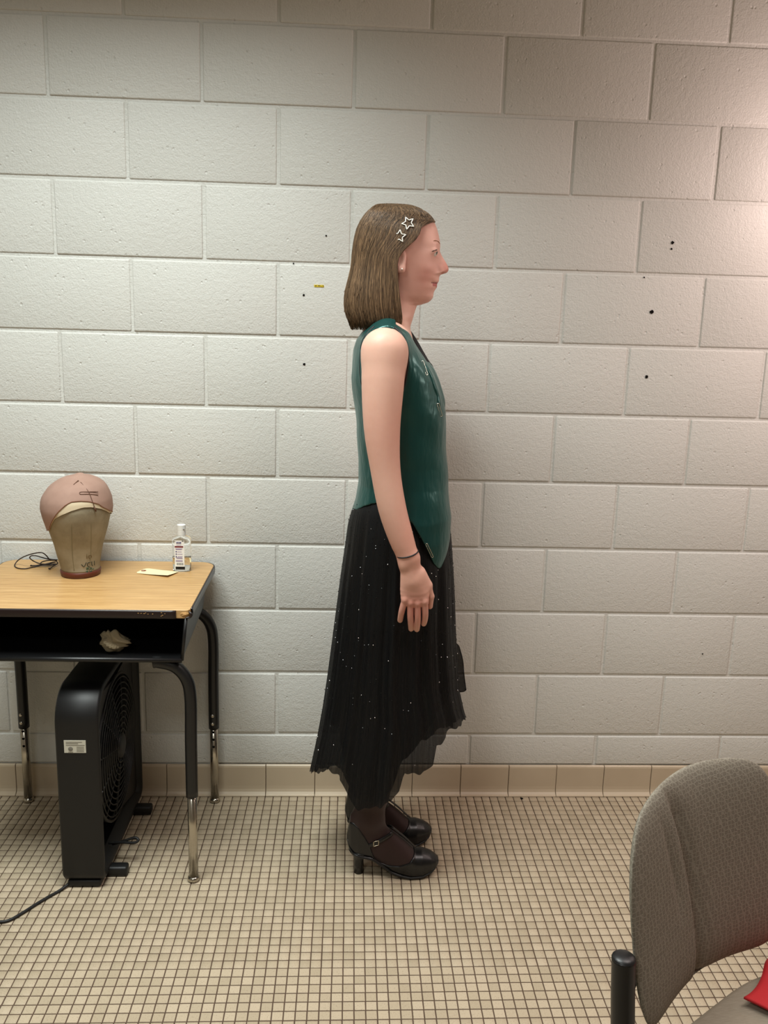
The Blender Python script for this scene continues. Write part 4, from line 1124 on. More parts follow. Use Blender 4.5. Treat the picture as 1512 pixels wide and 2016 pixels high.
# ---- hair: shoulder length, brown, clipped back at the temple
HR = [(402.2, 752, 796, .012), (404, 742, 812, .030), (409, 734, 826, .048), (417, 726, 840, .061), (426, 718.5, 850, .069), (437, 711.5, 857, .075), (455, 703.5, 862.5, .081), (475, 698.6, 866, .0845), (499, 695.2, 866, .087), (528, 693, 862, .089), (550, 687.6, 858, .090), (574, 681.7, 852, .092), (594, 679.1, 846, .093), (614, 680.5, 840, .092), (632, 686.5, 834, .088), (648, 694, 828, .080)]
HT = np.array([((hp(a, y)[1] + hp(b, y)[1]) / 2, (hp(a, y)[0] + hp(b, y)[0]) / 2, (hp(b, y)[0] - hp(a, y)[0]) / 2, w) for y, a, b, w in HR])[::-1]
HL = [(396, 900), (437, 862), (441, 840), (446, 824), (452, 822), (459, 824), (475, 815), (491, 797), (501, 787), (508, 781), (528, 777), (558, 778.5), (598, 783), (628, 787), (650, 784)]
HLz = np.array([hp(x, y)[1] for y, x in HL])[::-1]; HLx = np.array([hp(x, y)[0] for y, x in HL])[::-1]
def hairp(z): return (np.interp(z, HT[:, 0], HT[:, c]) for c in (1, 2, 3))
hxs = np.arange(-.01, .275, .0018); hys = YC + .0009 - np.arange(0, 62)[::-1] * .0018; hzs = np.arange(hp(760, 655)[1], hp(760, 398)[1], .0018)
Hf = Field(hxs, hys, hzs)
X, Y, Z = Hf.grid((slice(None),) * 3)
z1 = Z.ravel(); cx, a, b = (np.interp(z1, HT[:, 0], HT[:, c])[None, None, :] for c in (1, 2, 3))
ang = np.arctan2((Y - YC) / b, (X - cx) / a)
rid = .0012 * np.sin(46 * ang + 3 * np.sin(9 * ang)) + .0010 * np.sin(87 * ang + 40 * Z) + .0007 * np.sin(23 * ang + 18 * Z)
outer = (np.sqrt(((X - cx) / a) ** 2 + ((Y - YC) / b) ** 2) - 1) * np.minimum(a, b) + rid * np.clip((hp(760, 420)[1] - Z) / .05, 0.15, 1)
jaw = np.clip((hp(770, 545)[1] - Z) / .02, 0, 1)
inner = .0215 - (-outer - rid)            # > 0 near the surface, < 0 deep inside
shell = np.maximum(outer, -inner * 0 + (-outer - .021) * jaw - .05 * (1 - jaw))
hl = np.interp(z1, HLz, HLx)[None, None, :]
fr = X - (hl + .0015 * np.sin(170 * Z))
fade = np.clip((Z - hp(760, 441)[1]) / .01, 0, 1)
D = -smin(-shell, -fr, .006)
ends = hp(760, 643)[1] + .004 * np.sin(31 * ang) + .003 * np.sin(67 * ang + 1) - .006 * np.clip((X - .09) / .03, 0, 1) + 0.004 * np.clip((.09 - X) / .08, 0, 1)
D = -smin(-D, -(ends - Z), .003)
Hf.F[:] = np.maximum(D, Z - HT[-1, 0]).astype(np.float32)
V, Q = mirror_nets(Hf, YC); V = relax(V, Q, 1, .4)
def hair_mat(name, d, l):
    m = mat(name, l, 0.5, spec=0.3); t = NT(m); c = t.coords((420, 420, 16), 'Position')
    n = t.noise(c, 1.0, 3, .6)
    at = t.n('ShaderNodeAttribute', _attribute_name='Col')
    cc = t.ramp(n, [(.28, d), (.72, l)])
    t.base(t.mix(1.0, cc, at.outputs['Color'], 'MULTIPLY')); t.bump(n, .35, .0012)
    m.node_tree.nodes['Principled BSDF'].inputs['Anisotropic'].default_value = .5
    return m
HAIR = hair_mat('brown_hair', srgb(62, 46, 34), srgb(120, 96, 72))
hair = mesh('hair', V, Q, HAIR, person)
colour_attr(hair, np.tile([.85, .85, .85, 1], (len(V), 1)))
# loose strands lying on the hair
sv_ = []; sf_ = []; sc_ = []
zt_, zb_ = hp(760, 404)[1], hp(760, 646)[1]
ns = 2300
for i in range(ns):
    sgn = -1 if rng.random() < .68 else 1
    al = rng.random() ** .9 * math.pi           # 0 = front edge, pi = back
    off = rng.uniform(-.0004, .0014); wob = rng.uniform(-1, 1) * .0022; ph = rng.uniform(0, 6.28)
    z0 = zt_ - abs(rng.normal(0, .004)) + .0008; z1_ = zb_ + rng.uniform(-.007, .012) + (.012 if .055 < 0 else 0)
    if rng.random() < .25: z1_ = zb_ + rng.uniform(.01, .10)
    zz_ = np.linspace(z0, z1_, 17); pts = []
    for z in zz_:
        cx, a, b = hairp(z); xb = cx - a; xf = min(cx + a, float(np.interp(z, HLz, HLx)) - .001)
        u = (1 + math.cos(al)) / 2
        x = xb + (xf - xb) * u + wob * math.sin(14 * z + ph)
        q = np.clip((x - cx) / (a + 1e-6), -.999, .999)
        y = sgn * (b * math.sqrt(1 - q * q) + off)
        x2 = cx + (x - cx) * (1 + off / a)
        pts.append((x2, YC + y, z))
    if rng.random() < .35:
        pts[-1] = (pts[-1][0] - .004 * rng.random(), pts[-1][1], pts[-1][2])
    v, f = tube(pts, [.0004, .0009, .0009, .0004], 4)
    n0 = len(sv_); sv_ += v; sf_ += [q for q in ([tuple(k + n0 for k in g) for g in f])]
    g_ = rng.choice([rng.uniform(.35, .9), rng.uniform(.8, 2.0)]); sc_ += [(g_, g_ * .98, g_ * .94, 1)] * len(v)
st_ = mesh('hair_strands', sv_, sf_, HAIR, person); st_['kind'] = 'stuff'
colour_attr(st_, np.array(sc_))
# star clips
CLIPM = mat('white_enamel_clip', srgb(240, 238, 230), .3)
def on_hair(x, y, lift):
    Yy = YC - .07
    for _ in range(6):
        p = py_(x, y, Yy); cx, a, b = hairp(p[2]); q = np.clip((p[0] - cx) / a, -.98, .98); Yy = YC - b * math.sqrt(1 - q * q) - lift
    return np.array(py_(x, y, Yy))
def star(cx, cy, r, rot, lifts):
    pts = []
    for k in range(10):
        R = r if k % 2 == 0 else r * .47; t = rot + math.pi * k / 5
        px_, py2 = cx + R * math.cos(t), cy - R * math.sin(t)
        pts.append(on_hair(px_, py2, lifts(px_)))
    pts = np.array(pts); dense = np.concatenate([np.linspace(pts[k], pts[(k + 1) % 10], 4, endpoint=False) for k in range(10)])
    return mesh('hair_clip', *tube(dense, .00125, 6, True), CLIPM, person)
star(803.6, 439.3, 12.8, math.radians(113), lambda x: .0034)
star(786.5, 465.0, 12.8, math.radians(84), lambda x: .0030 if x > 783 else -.004)

# ---- satin bodice
SATIN = mat('teal_satin', srgb(16, 66, 62), 0.30, 0.45, 0.6)
_t = NT(SATIN); _c = _t.coords((1, 1, .35), 'Position')
_t.base(_t.mix(_t.noise(_c, 9, 3), srgb(24, 64, 61), srgb(36, 86, 82)))
_t.bump(_t.math('ADD', _t.noise(_c, 22, 3), _t.math('MULTIPLY', _t.noise(_t.coords((1, 1, .2), 'Position'), 120, 2), .04)), .45, .014)
_b = SATIN.node_tree.nodes['Principled BSDF']; _b.inputs['Anisotropic'].default_value = .4; _b.inputs['Sheen Weight'].default_value = .08; _b.inputs['Sheen Tint'].default_value = srgb(120, 200, 190)
BLKF = mat('black_trim', srgb(10, 10, 12), 0.6)
bxs = np.arange(.005, .300, .0022); bys = YC - .205 + np.arange(0, 187) * .0022; bzs = np.arange(hp(865, 1124)[1] - .004, TT[-1, 0] + .02, .0022)
Bo = Field(bxs, bys, bzs)
Bo.add(torso_fn(.0055, 2.35, .0011), (0, YC - .25, TT[0, 0]), (.31, YC + .25, TT[-1, 0] + .02), .006, pad=.05)
for sg in (-1, 1):
    Bo.capsule(hx(760, 660, .080 * sg), hx(757, 680, .138 * sg), .0415, .0385, .03)
X, Y, Z = Bo.grid((slice(None),) * 3)
# armholes
ac = hp(757, 705, YC - AO)
for sg in (-1, 1):
    e = np.sqrt(((X - ac[0]) / .0545) ** 2 + ((Z - ac[1] - np.where(Z > ac[1], 0, 0)) / np.where(Z > ac[1], .073, .125)) ** 2) - 1
    arm_cut = np.maximum(e * .05, (YC + .128) - Y if sg > 0 else Y - (YC - .128))
    Bo.F[:] = -smin(-Bo.F, arm_cut, .004)
# V neck in front, round neck behind
zv, xv = hp(843, 714)[1], hp(800, 700)[0]
zs_ = hp(765, 645)[1]
w = np.clip((Z - zv) / (zs_ - zv), 0, 1.4)
neck_front = np.maximum(np.abs(Y - YC) - (.004 + .104 * np.minimum(w, 1.0) ** .65), np.maximum(zv - Z, hp(774, 660)[0] - X))
neck_back = np.sqrt(((X - hp(772, 640)[0]) / .062) ** 2 + ((Y - YC) / .078) ** 2 + ((Z - hp(768, 622)[1]) / .050) ** 2) - 1
Bo.F[:] = -smin(-Bo.F, neck_front, .003); Bo.F[:] = -smin(-Bo.F, neck_back * .05, .003)
# pointed hem
hn = [(680, 1010), (693, 1008), (715, 999), (732, 993), (745, 991), (775, 1000), (800, 1016), (812, 1030), (826, 1053), (840, 1080), (852, 1106), (862, 1118), (868, 1117), (877, 1095), (887, 1060), (895, 1045)]
hf = [(680, 1010), (693, 1008), (745, 992), (800, 1012), (860, 1048), (887, 1060), (895, 1045)]
def hemf(c, sgd=1):
    P = np.array([hp(x, y, YC - .14 * math.sqrt(max(0, 1 - ((x - 790) / 100) ** 2)) * sgd) for x, y in c]); o = np.argsort(P[:, 0]); return np.interp(bxs, P[o, 0], P[o, 1])[:, None, None]
hem = np.where(Y < YC, hemf(hn), hemf(hf, -1))
Bo.F[:] = -smin(-Bo.F, -(hem - Z), .002)
Bo.F[:] = np.maximum(Bo.F, Z - (TT[-1, 0] + .018))
V, Q = nets(Bo.F, Bo.x, Bo.y, Bo.z); V = relax(V, Q, 3, .5)
bodice = mesh('satin_bodice', V, Q, SATIN, person)
# black binding around the armholes and the neck, found on the meshed surface
def on_bodice(x, z, sg):
    i = np.argmin(np.abs(bxs - x)); k = np.argmin(np.abs(bzs - z)); col = Bo.F[i, :, k]
    js = np.where(col < 0)[0]
    return None if len(js) == 0 else (bys[js[0]] if sg < 0 else bys[js[-1]])
for sg in (-1, 1):
    pts = []
    for t in np.linspace(0, 2 * math.pi, 60, endpoint=False):
        zz_ = ac[1] + math.sin(t) * (.073 if math.sin(t) > 0 else .125) * 1.05; xx_ = ac[0] + .0545 * 1.04 * math.cos(t)
        yy = on_bodice(xx_, zz_, sg)
        if yy is not None and zz_ < TT[-1, 0] - .012 and abs(yy - YC) > .10: pts.append((xx_, yy, zz_))
        elif pts and len(pts) > 3 and False: break
    if len(pts) > 8:
        P = np.array(pts); c_ = P.mean(0); o = np.argsort(np.arctan2(P[:, 2] - c_[2], P[:, 0] - c_[0])); P = P[o]
        gap = np.linalg.norm(np.roll(P, -1, 0) - P, axis=1); g = int(np.argmax(gap)); P = np.roll(P, -g - 1, 0)
        for _ in range(3): P[1:-1] = P[1:-1] * .5 + (P[2:] + P[:-2]) * .25
        mesh('armhole_binding', *tube(catmull(P, 3), .0024, 8), BLKF, person)
nk = catmull([py_(x, y, Yq) for x, y, Yq in ((779, 651, YC - .118), (799, 672, YC - .098), (813.6, 689, YC - .075), (831, 712, YC - .035))], 8)
mesh('neck_binding', *tube(nk, .0016, 8), BLKF, person)
# far shoulder strap of the bodice: black, standing just proud of the chest
rg = []
for (xi, yi, xo, yo, yy) in ((757, 652, 757, 640, .118), (775, 646, 778, 636, .102), (789, 641, 796, 637, .076), (800.5, 649, 808.7, 651, .050), (812, 671, 821, 669, .032), (826.5, 701, 834.5, 693, .022), (835, 713, 845.5, 711.5, .014), (842, 722, 851.5, 719, .006), (850, 736, 857, 733, 0.0)):
    a_, b_ = py_(xi, yi, YC + yy), py_(xo, yo, YC + yy)
    rg.append([tuple(a_ + np.array([-.006, -.005, 0])), tuple(b_ + np.array([-.002, -.005, 0])), tuple(b_ + np.array([0, 0, 0])), tuple(b_ + np.array([-.002, .016, 0])), tuple(a_ + np.array([-.006, .02, 0]))])
rg = [list(map(tuple, r)) for r in zip(*[catmull([r[k] for r in rg], 4) for k in range(5)])]
mesh('shoulder_strap', *loft(rg, True, True, True), BLKF, person)
# black collar edge at the nape, under the hair
cn = catmull([hx(772, 640, -.074), hx(757, 634, -.070), hx(745, 634, -.058), hx(737, 638, -.035), hx(733, 641, 0), hx(737, 638, .035), hx(745, 634, .058), hx(757, 634, .070)], 6)
mesh('nape_collar', *tube(cn, .0085, 10), BLKF, person)
# folded collar drape at the bust, with safety pins
def fb(x, y, lift=.002):
    Yy = YC - .05
    for _ in range(5):
        p = py_(x, y, Yy); yy = on_bodice(p[0], p[2], -1)
        if yy is None: break
        Yy = yy - lift
    return np.array(py_(x, y, Yy))
rg = []
for (x0, y0, x1, y1, l) in ((834, 709, 846, 714, .001), (838, 722, 856, 728, .008), (846, 742, 864, 748, .012), (853, 762, 871, 770, .012), (858, 778, 875.5, 788, .012), (862, 794, 876, 801, .010), (866, 806, 875, 812, .004), (870, 816, 873, 818, .001)):
    a_, b_ = fb(x0, y0, .001), py_(x1, y1, YC - .020); ring = []
    for t in np.linspace(0, 1, 12):
        q = a_ * (1 - t) + b_ * t; q = q + np.array([.3, -.95, 0]) * (l * math.sin(math.pi * t) + .35 * l * math.sin(3 * math.pi * t)); ring.append(tuple(q))
    for t in np.linspace(1, 0, 12):
        q = a_ * (1 - t) + b_ * t; ring.append(tuple(q + np.array([-.001, .004, 0])))
    rg.append(ring)
mesh('bust_drape', *loft([list(map(tuple, r)) for r in zip(*[catmull([r[k] for r in rg], 4) for k in range(24)])], True, True, True), SATIN, person)
PIN = mat('nickel_pin', srgb(210, 205, 190), .18, 1.0)
def pin(a_, b_, w):
    a_, b_ = np.array(a_), np.array(b_); d = b_ - a_; L_ = np.linalg.norm(d); d /= L_; s_ = np.cross(d, [0, 1, 0]); s_ /= np.linalg.norm(s_) + 1e-9
    pts = [a_ + d * L_ * .12 - s_ * w, b_ - d * L_ * .1 - s_ * w, b_ - s_ * w * .6, b_ + s_ * w * .6, b_ - d * L_ * .1 + s_ * w, a_ + d * L_ * .1 + s_ * w, a_ + s_ * w * .9, a_ - s_ * w * .9, a_ + d * L_ * .12 - s_ * w]
    o = mesh('safety_pin', *tube(catmull(pts, 4), .0008, 6), PIN, person)
pin(fb(831.5, 711, .004), fb(841, 738, .004), .0022); pin(fb(862, 795, .006), fb(869, 819, .005), .0026)
pin(fb(839.5, 1071, .004), fb(851.5, 1097, .004), .0022)
# hair tie worn on the wrist
w0, w1 = hd(780.5, 1094.5), hd(823.5, 1084)
cw = (w0 + w1) / 2; dw = (w1 - w0) / 2 * .97
ring = [cw + dw * math.cos(t) * 1.0 + np.array([0, -.0235 * math.sin(t), -.003 * math.sin(t)]) for t in np.linspace(0, 2 * math.pi, 48, endpoint=False)]
mesh('wrist_hair_tie', *tube(ring, .0017, 8, True), BLKF, person)

# ---- skirt
def skirt_mat(name, alpha, lines):
    m = mat(name, srgb(9, 9, 11), 0.6, spec=0.25); t = NT(m)
    at = t.n('ShaderNodeAttribute', _attribute_name='Col'); sx = t.n('ShaderNodeSeparateXYZ'); t.l(at.outputs['Vector'], sx.inputs[0])
    # Col.r = position around the waist, Col.g = height: beaded lines run down the cloth
    cb_ = t.n('ShaderNodeCombineXYZ'); t.l(t.math('MULTIPLY', sx.outputs[0], 260.0), cb_.inputs[0]); t.l(t.math('MULTIPLY', sx.outputs[1], 9.0), cb_.inputs[1])
    n = t.noise(cb_.outputs[0], 1.0, 3, .7)
    t.base(t.ramp(n, [(.45, srgb(2, 2, 3)), (.62, srgb(7, 7, 9)), (.80, srgb(26, 26, 29))]))
    t.l(t.ramp(n, [(.4, G(.75)), (.75, G(.30))]), t.b.inputs['Roughness'])
    t.bump(n, .5, .003)
    if alpha < 1:
        al = t.ramp(n, [(.30, G(alpha)), (.62, G(min(1, alpha + .09)))])
        top = t.math('MULTIPLY', t.math('SUBTRACT', 1.40, sx.outputs[1]), 6.0, True)
        t.l(t.math('MAXIMUM', top, al), t.b.inputs['Alpha'])
    return m
SHEER = skirt_mat('black_beaded_chiffon', .86, True); LINING = skirt_mat('black_lining', 1.0, False)
SBK = [(975, 709), (985, 703), (1008, 691), (1030, 685), (1060, 681), (1130, 671), (1200, 662), (1270, 653), (1330, 645), (1390, 636), (1450, 625), (1518, 610), (1620, 596)]
SFR = [(975, 879), (1010, 883), (1060, 889), (1120, 893), (1180, 896), (1240, 898), (1300, 901), (1360, 905), (1400, 914), (1420, 921), (1480, 926), (1620, 930)]
SWD = [(975, .134), (1010, .146), (1060, .158), (1120, .164), (1200, .170), (1300, .176), (1400, .184), (1518, .196), (1620, .20)]
def skirt_layer(name, m, hem_near, hem_far, scale, pleat, rows=56, n=300, seed=1, wid=1.0):
    r_ = np.random.default_rng(seed); ph = r_.uniform(0, 6.28, 6)
    ring_rows = []; col = []
    bk = np.array(SBK); frn = np.array(SFR); wd = np.array(SWD)
    for i in range(rows):
        t = i / (rows - 1); row = []
        for k in range(n):
            a = 2 * math.pi * k / n; c_, s_ = math.cos(a), math.sin(a)
            hemy = np.interp(c_, [q[0] for q in hem_near], [q[1] for q in hem_near]) if s_ < 0 else np.interp(c_, [q[0] for q in hem_far], [q[1] for q in hem_far])
            hemy += 3.0 * math.sin(17 * a + ph[0]) + 2 * math.sin(41 * a)
            y = 978 + (hemy - 978) * t
            xb, xf, w_ = np.interp(y, bk[:, 0], bk[:, 1]), np.interp(y, frn[:, 0], frn[:, 1]), np.interp(y, wd[:, 0], wd[:, 1]) * wid
            w_ = w_ * scale; d = min(1, max(0, (y - 985) / 260)); amp = pleat * d
            pl = (math.sin(19 * a + ph[1] + .8 * math.sin(3 * a)) * .55 + math.sin(31 * a + ph[2]) * .3 + math.sin(11 * a + ph[3]) * .5) * amp - amp * .75
            pl *= (1 - .75 * abs(c_) ** 6)
            xm_ = (xb + xf) / 2; xr = (xf - xb) / 2 * scale + pl * 780
            q = py_(xm_ + xr * c_, y, YC + (w_ + pl) * s_)
            row.append(tuple(q)); col.append((k / n, y / 1000.0, 0, 1))
        ring_rows.append(row)
    v, f = loft(ring_rows)
    o = mesh(name, v, f, m, person); colour_attr(o, np.array(col))
    return o, ring_rows
# hem given against the cosine of the angle round the body: -1 back, +1 front
hn_ = [(-1, 1519), (-.80, 1519), (-.64, 1526), (-.56, 1552), (-.46, 1582), (-.36, 1592), (-.10, 1592), (-.05, 1580), (.03, 1576), (.06, 1566), (.13, 1560), (.18, 1526), (.30, 1522), (.46, 1520), (.54, 1508), (.555, 1486), (.57, 1472), (.66, 1458), (.78, 1442), (.92, 1424), (1, 1413)]
hf_ = [(-1, 1519), (-.7, 1508), (-.45, 1560), (-.2, 1556), (.05, 1500), (.3, 1470), (.6, 1440), (.8, 1428), (1, 1413)]
_, SKR = skirt_layer('overskirt', SHEER, hn_, hf_, 1.0, .0085)
hl_ = [(-1, 1415), (-.8, 1440), (-.6, 1530), (-.45, 1572), (-.3, 1580), (-.1, 1580), (.05, 1550), (.15, 1500), (.4, 1460), (.7, 1400), (1, 1360)]
skirt_layer('underskirt', LINING, hl_, hl_, .90, .006, 50, 240, 5, .92)
# sheer flap blowing forward at the knee
fl = [[(868, 1240), (866, 1290), (866, 1325), (868, 1362)], [(901, 1268), (905, 1300), (907, 1335), (908, 1362)], [(904.5, 1275), (911, 1300), (914, 1332), (917.5, 1358)]]
gv = []
for i, rowp in enumerate(fl):
    gv.append([tuple(py_(x, y, YC + .055 - .012 * i + .01 * math.sin(j))) for j, (x, y) in enumerate(catmull([(p[0], p[1], 0) for p in rowp], 6)[:, :2])])
gr = [list(map(tuple, catmull([g[k] for g in gv], 5))) for k in range(len(gv[0]))]
o = mesh('skirt_flap', *loft(gr, False), SHEER, person); colour_attr(o, np.tile([.1, 1.6, 0, 1], (len(o.data.vertices), 1)))
e_ = [g[-1] for g in gr] + [tuple(q) for q in np.array(gr[-1])[::-1]]
mesh('flap_edge', *tube(catmull(e_, 2), .0014, 6), BLKF, person)
# beads sewn on the skirt
BEAD = mat('jet_bead', srgb(24, 24, 26), .12, .3, .8)
bv = []; bf = []
oct_v = [(1, 0, 0), (-1, 0, 0), (0, 1, 0), (0, -1, 0), (0, 0, 1), (0, 0, -1)]; oct_f = [(0, 2, 4), (2, 1, 4), (1, 3, 4), (3, 0, 4), (2, 0, 5), (1, 2, 5), (3, 1, 5), (0, 3, 5)]
SKA = np.array(SKR)
for _ in range(2600):
    k = int(rng.integers(0, 75)) * 4; i = int(rng.integers(1, 55)); q = SKA[i, k % 300]; c_ = np.array([SKA[i, :, 0].mean(), YC, q[2]]); n_ = (q - c_) / (np.linalg.norm(q - c_) + 1e-9)
    q = q + n_ * .0006 + np.array([0, 0, rng.uniform(-.008, .008)]); r = rng.uniform(.0007, .0014); b0 = len(bv); R_ = rng.normal(size=(3, 3)); R_, _u = np.linalg.qr(R_)
    bv += [tuple(q + r * (R_ @ np.array(p))) for p in oct_v]; bf += [tuple(b0 + t for t in g) for g in oct_f]
bo_ = mesh('beads', bv, bf, BEAD, person, False); bo_['kind'] = 'stuff'

cv = []; cf = []
for _ in range(95):
    k = int(rng.integers(0, 300)); i = int(rng.integers(2, 54)); q = SKA[i, k]; c_ = np.array([SKA[i, :, 0].mean(), YC, q[2]]); n_ = (q - c_) / (np.linalg.norm(q - c_) + 1e-9)
    q = q + n_ * .0008; r = rng.uniform(.0010, .0017); b0 = len(cv)
    v, f = uvsphere(q, r, 7, 5); cv += v; cf += [tuple(b0 + t for t in g) for g in f]
co_ = mesh('sequins', cv, cf, mat('silver_sequin', srgb(225, 225, 230), .12, 1.0), person); co_['kind'] = 'stuff'
# ---- feet in sheer tights and black T-strap heels
NYL = mat('sheer_black_nylon', srgb(54, 38, 36), 0.6, spec=0.2)
NYL.node_tree.nodes['Principled BSDF'].inputs['Sheen Weight'].default_value = .15
LEATH = mat('black_leather', srgb(20, 20, 21), 0.30, 0, .5)
_t = NT(LEATH); _t.bump(_t.noise(_t.coords(kind='Position'), 260, 3), .12, .0008)
BUCK = mat('silver_buckle', srgb(200, 190, 170), .2, 1.0)
FY = -0.412
def foot(Yf, dx, ddz, yaw, name_lbl):
    S = lambda x, y: hp(x, y, FY)
    bot_ = [(683, 1656), (687, 1672), (696, 1683), (713, 1687), (731, 1690), (750, 1703), (771, 1716.5), (790, 1721), (806, 1722.5), (830, 1721), (848, 1714), (857, 1706), (861.5, 1699)]
    top_ = [(683, 1642), (690, 1606), (706, 1596), (730, 1600), (765, 1632), (776, 1640), (795, 1655), (816, 1675), (830, 1675.5), (846, 1680), (856, 1685.5), (861.5, 1690)]
    cut_ = [(683, 1618), (697, 1616), (706, 1622), (716, 1638), (727, 1656), (731, 1668), (737, 1684), (748, 1692), (763, 1696), (785, 1694), (803, 1687), (814, 1676), (820, 1660), (870, 1650)]
    bt, tp_, ct = (np.array([S(*q) for q in c]) for c in (bot_, top_, cut_))
    x0, x1 = bt[0, 0], bt[-1, 0]; L_ = x1 - x0
    wx = [0, .04, .12, .25, .42, .58, .70, .82, .92, .97, 1.0]; wy = [.006, .018, .0270, .0285, .0270, .0350, .0395, .0375, .0300, .0225, .0120]
    xs_ = np.arange(x0 - .006, x1 + .008, .0018); ys_ = Yf + np.arange(-.05, .0505, .0018); zs_ = np.concatenate([np.arange(-.004, .215, .0018), np.arange(.215, .345, .006)])
    def footf(X, Y, Z, o):
        x = X.ravel(); zb = np.interp(x, bt[:, 0], bt[:, 1]); zt = np.interp(x, tp_[:, 0], tp_[:, 1]); w_ = np.interp((x - x0) / L_, wx, wy)
        zc = ((zb + zt) / 2)[:, None, None]; hh = np.maximum((zt - zb) / 2, .002)[:, None, None] + o; w_ = w_[:, None, None] + o
        u = np.abs(Y - Yf) / w_; v = np.abs(Z - zc) / hh
        q = np.where(Z < zc, (u ** 3.2 + v ** 3.2) ** (1 / 3.2), (u ** 2.1 + v ** 2.1) ** (1 / 2.1))
        return np.maximum((q - 1) * np.minimum(w_, hh) * .9, np.maximum(x0 - o - X, X - x1 - o))
    T = Field(xs_, ys_, zs_); X, Y, Z = T.grid((slice(None),) * 3)
    T.F[:] = footf(X, Y, Z, -.0025)
    an = S(730, 1606); T.capsule((an[0], Yf, an[1]), (S(735, 1570)[0], Yf, .235), .0335, .040, .03); T.capsule((S(735, 1570)[0], Yf, .235), (S(742, 1500)[0], Yf, .40), .040, .046, .02); T.F[:, :, -1] = 1
    T.F[:, :, 0] = 1; 
    Vt, Qt = nets(T.F, T.x, T.y, T.z); Vt = relax(Vt, Qt, 2, .5)
    Sh = Field(xs_, ys_, zs_); f0 = footf(X, Y, Z, .0012).astype(np.float32)
    cut = np.interp(xs_, ct[:, 0], ct[:, 1])[:, None, None]
    Sh.F[:] = -smin(-f0, -(Z - cut + 0 * Y), .003)
    wl = np.interp((xs_ - x0) / L_, wx, wy)[:, None, None]
    sole = np.maximum(np.maximum(np.abs(Y - Yf) - wl - .0015, np.maximum(x0 - xs_, xs_ - x1)[:, None, None]), np.maximum(Z - np.interp(xs_, bt[:, 0], bt[:, 1])[:, None, None] - .006, np.interp(xs_, bt[:, 0], bt[:, 1])[:, None, None] - .0005 - Z))
    Vs, Qs = nets(Sh.F, Sh.x, Sh.y, Sh.z); Vs = relax(Vs, Qs, 4, .5)
    zmn = Vs[:, 2].min()
    M_ = np.array([[math.cos(yaw), -math.sin(yaw)], [math.sin(yaw), math.cos(yaw)]])
    piv = np.array([(x0 + x1) / 2, Yf])
    def pl(V_):
        V_ = np.array(V_, float); V_[:, :2] = (V_[:, :2] - piv) @ M_.T + piv; V_[:, 0] += dx; V_[:, 2] += .0012 - zmn; return V_
    mesh('tights', pl(Vt), Qt, NYL, person)
    shoe = mesh('shoe', pl(Vs), Qs, LEATH, person)
    so = []
    for x in np.linspace(x0 + .001, x1 - .0005, 60):
        zb = np.interp(x, bt[:, 0], bt[:, 1]); w_ = np.interp((x - x0) / L_, wx, wy) + .0012; w2 = w_ * .94
        so.append([(x, Yf - w_, zb + .0055), (x, Yf - w_, zb + .001), (x, Yf - w2, zb - .0008), (x, Yf + w2, zb - .0008), (x, Yf + w_, zb + .001), (x, Yf + w_, zb + .0055)])
    v, f = loft(so, True, True, True); zmn = min(zmn, min(q[2] for q in v)); mesh('sole', pl(v), f, LEATH, shoe)
    # heel
    hr = []
    for (xa, xb, y, w_) in ((686, 734, 1679, .0265), (689, 731, 1684, .0255), (693, 724, 1689, .0190), (696, 718, 1695, .0145), (697, 715.5, 1700, .0130), (697, 715, 1706, .0130)):
        a_, b_ = S(xa, y), S(xb, y); zz_ = a_[1]; c_ = (a_[0] + b_[0]) / 2; r_ = (b_[0] - a_[0]) / 2
        hr.append([(c_ + r_ * math.cos(t), Yf + w_ * math.sin(t), zz_) for t in np.linspace(0, 2 * math.pi, 24, endpoint=False)])
    zl_ = zmn - .0006
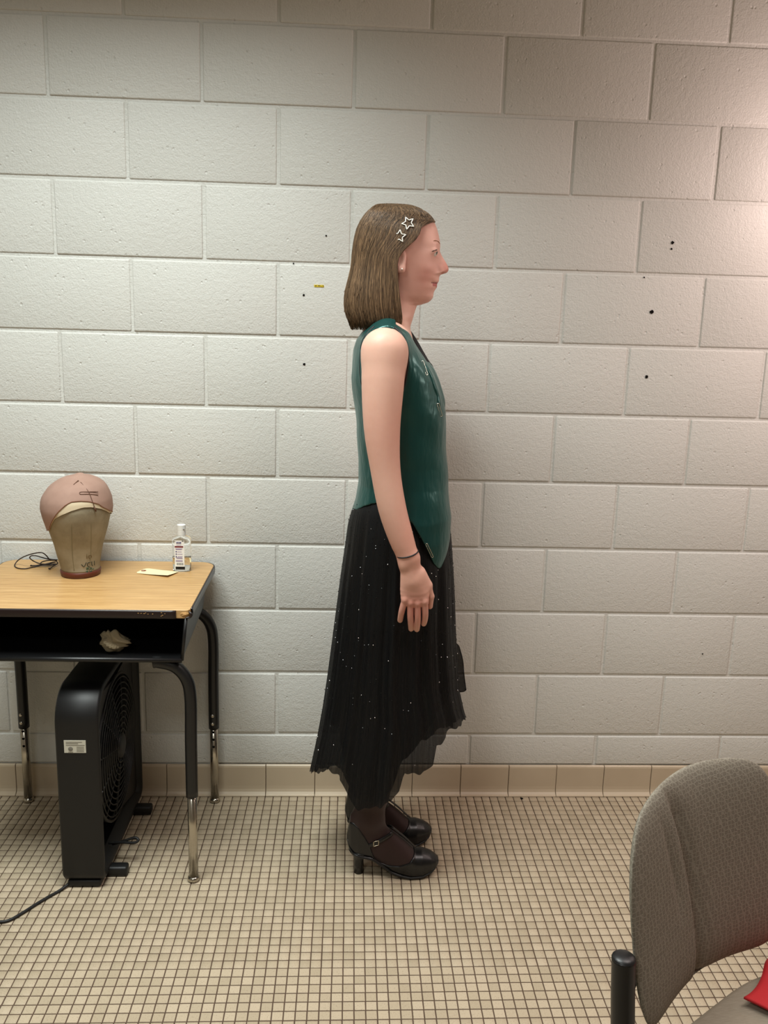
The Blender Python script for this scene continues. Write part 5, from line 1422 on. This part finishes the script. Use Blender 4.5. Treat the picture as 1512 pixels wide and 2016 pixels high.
    hr.append([(x, y, zl_) for x, y, z in hr[-1]])
    hr = [r for r in hr if r[0][2] >= zl_]
    v, f = loft(hr, True, True, True); mesh('heel', pl(v), f, LEATH, shoe)
    # straps lie on the foot
    def topz(x, y=0.0):
        zb = np.interp(x, bt[:, 0], bt[:, 1]); zt = np.interp(x, tp_[:, 0], tp_[:, 1]); w_ = np.interp((x - x0) / L_, wx, wy); zc, hh = (zb + zt) / 2, (zt - zb) / 2
        return zc + hh * max(0, 1 - (abs(y) / w_) ** 2.1) ** (1 / 2.1)
    xa, xb = S(770, 1640)[0], S(818, 1675)[0]
    P = [(x, Yf, topz(x) + .0005) for x in np.linspace(xa, xb, 10)]
    v, f = tube(P, .0062, 8, flat=.28, up=(.5, 0, .85)); mesh('t_strap', pl(v), f, LEATH, shoe)
    P = []
    a0, a1 = S(719, 1665), S(772, 1641)
    for t in np.linspace(0, 1, 14):
        x = a0[0] + (a1[0] - a0[0]) * t; z = a0[1] + (a1[1] - a0[1]) * t
        zb = np.interp(x, bt[:, 0], bt[:, 1]); zt = np.interp(x, tp_[:, 0], tp_[:, 1]); w_ = np.interp((x - x0) / L_, wx, wy); zc, hh = (zb + zt) / 2, (zt - zb) / 2
        y = w_ * max(0, 1 - min(1, abs(z - zc) / hh) ** 2.1) ** (1 / 2.1)
        P.append((x, y + .0008, z))
    for sg in (-1, 1):
        v, f = tube([(x, Yf + sg * y, z) for x, y, z in P], .0058, 8, flat=.28, up=(0, sg, .15)); mesh('ankle_strap', pl(v), f, LEATH, shoe)
    q = P[5]; bu = []
    for u, w_ in ((-1, -1), (1, -1), (1, 1), (-1, 1)): bu.append((q[0] + u * .0066, Yf - q[1] - .0022, q[2] + w_ * .0066 + u * .002))
    bu = np.array(bu); dense = np.concatenate([np.linspace(bu[k], bu[(k + 1) % 4], 5, endpoint=False) for k in range(4)])
    v, f = tube(dense, .0011, 6, True); mesh('buckle', pl(v), f, BUCK, shoe)
foot(FY, 0, 0, 0.0, '')
foot(-0.268, -0.004, 0, 0.03, '')
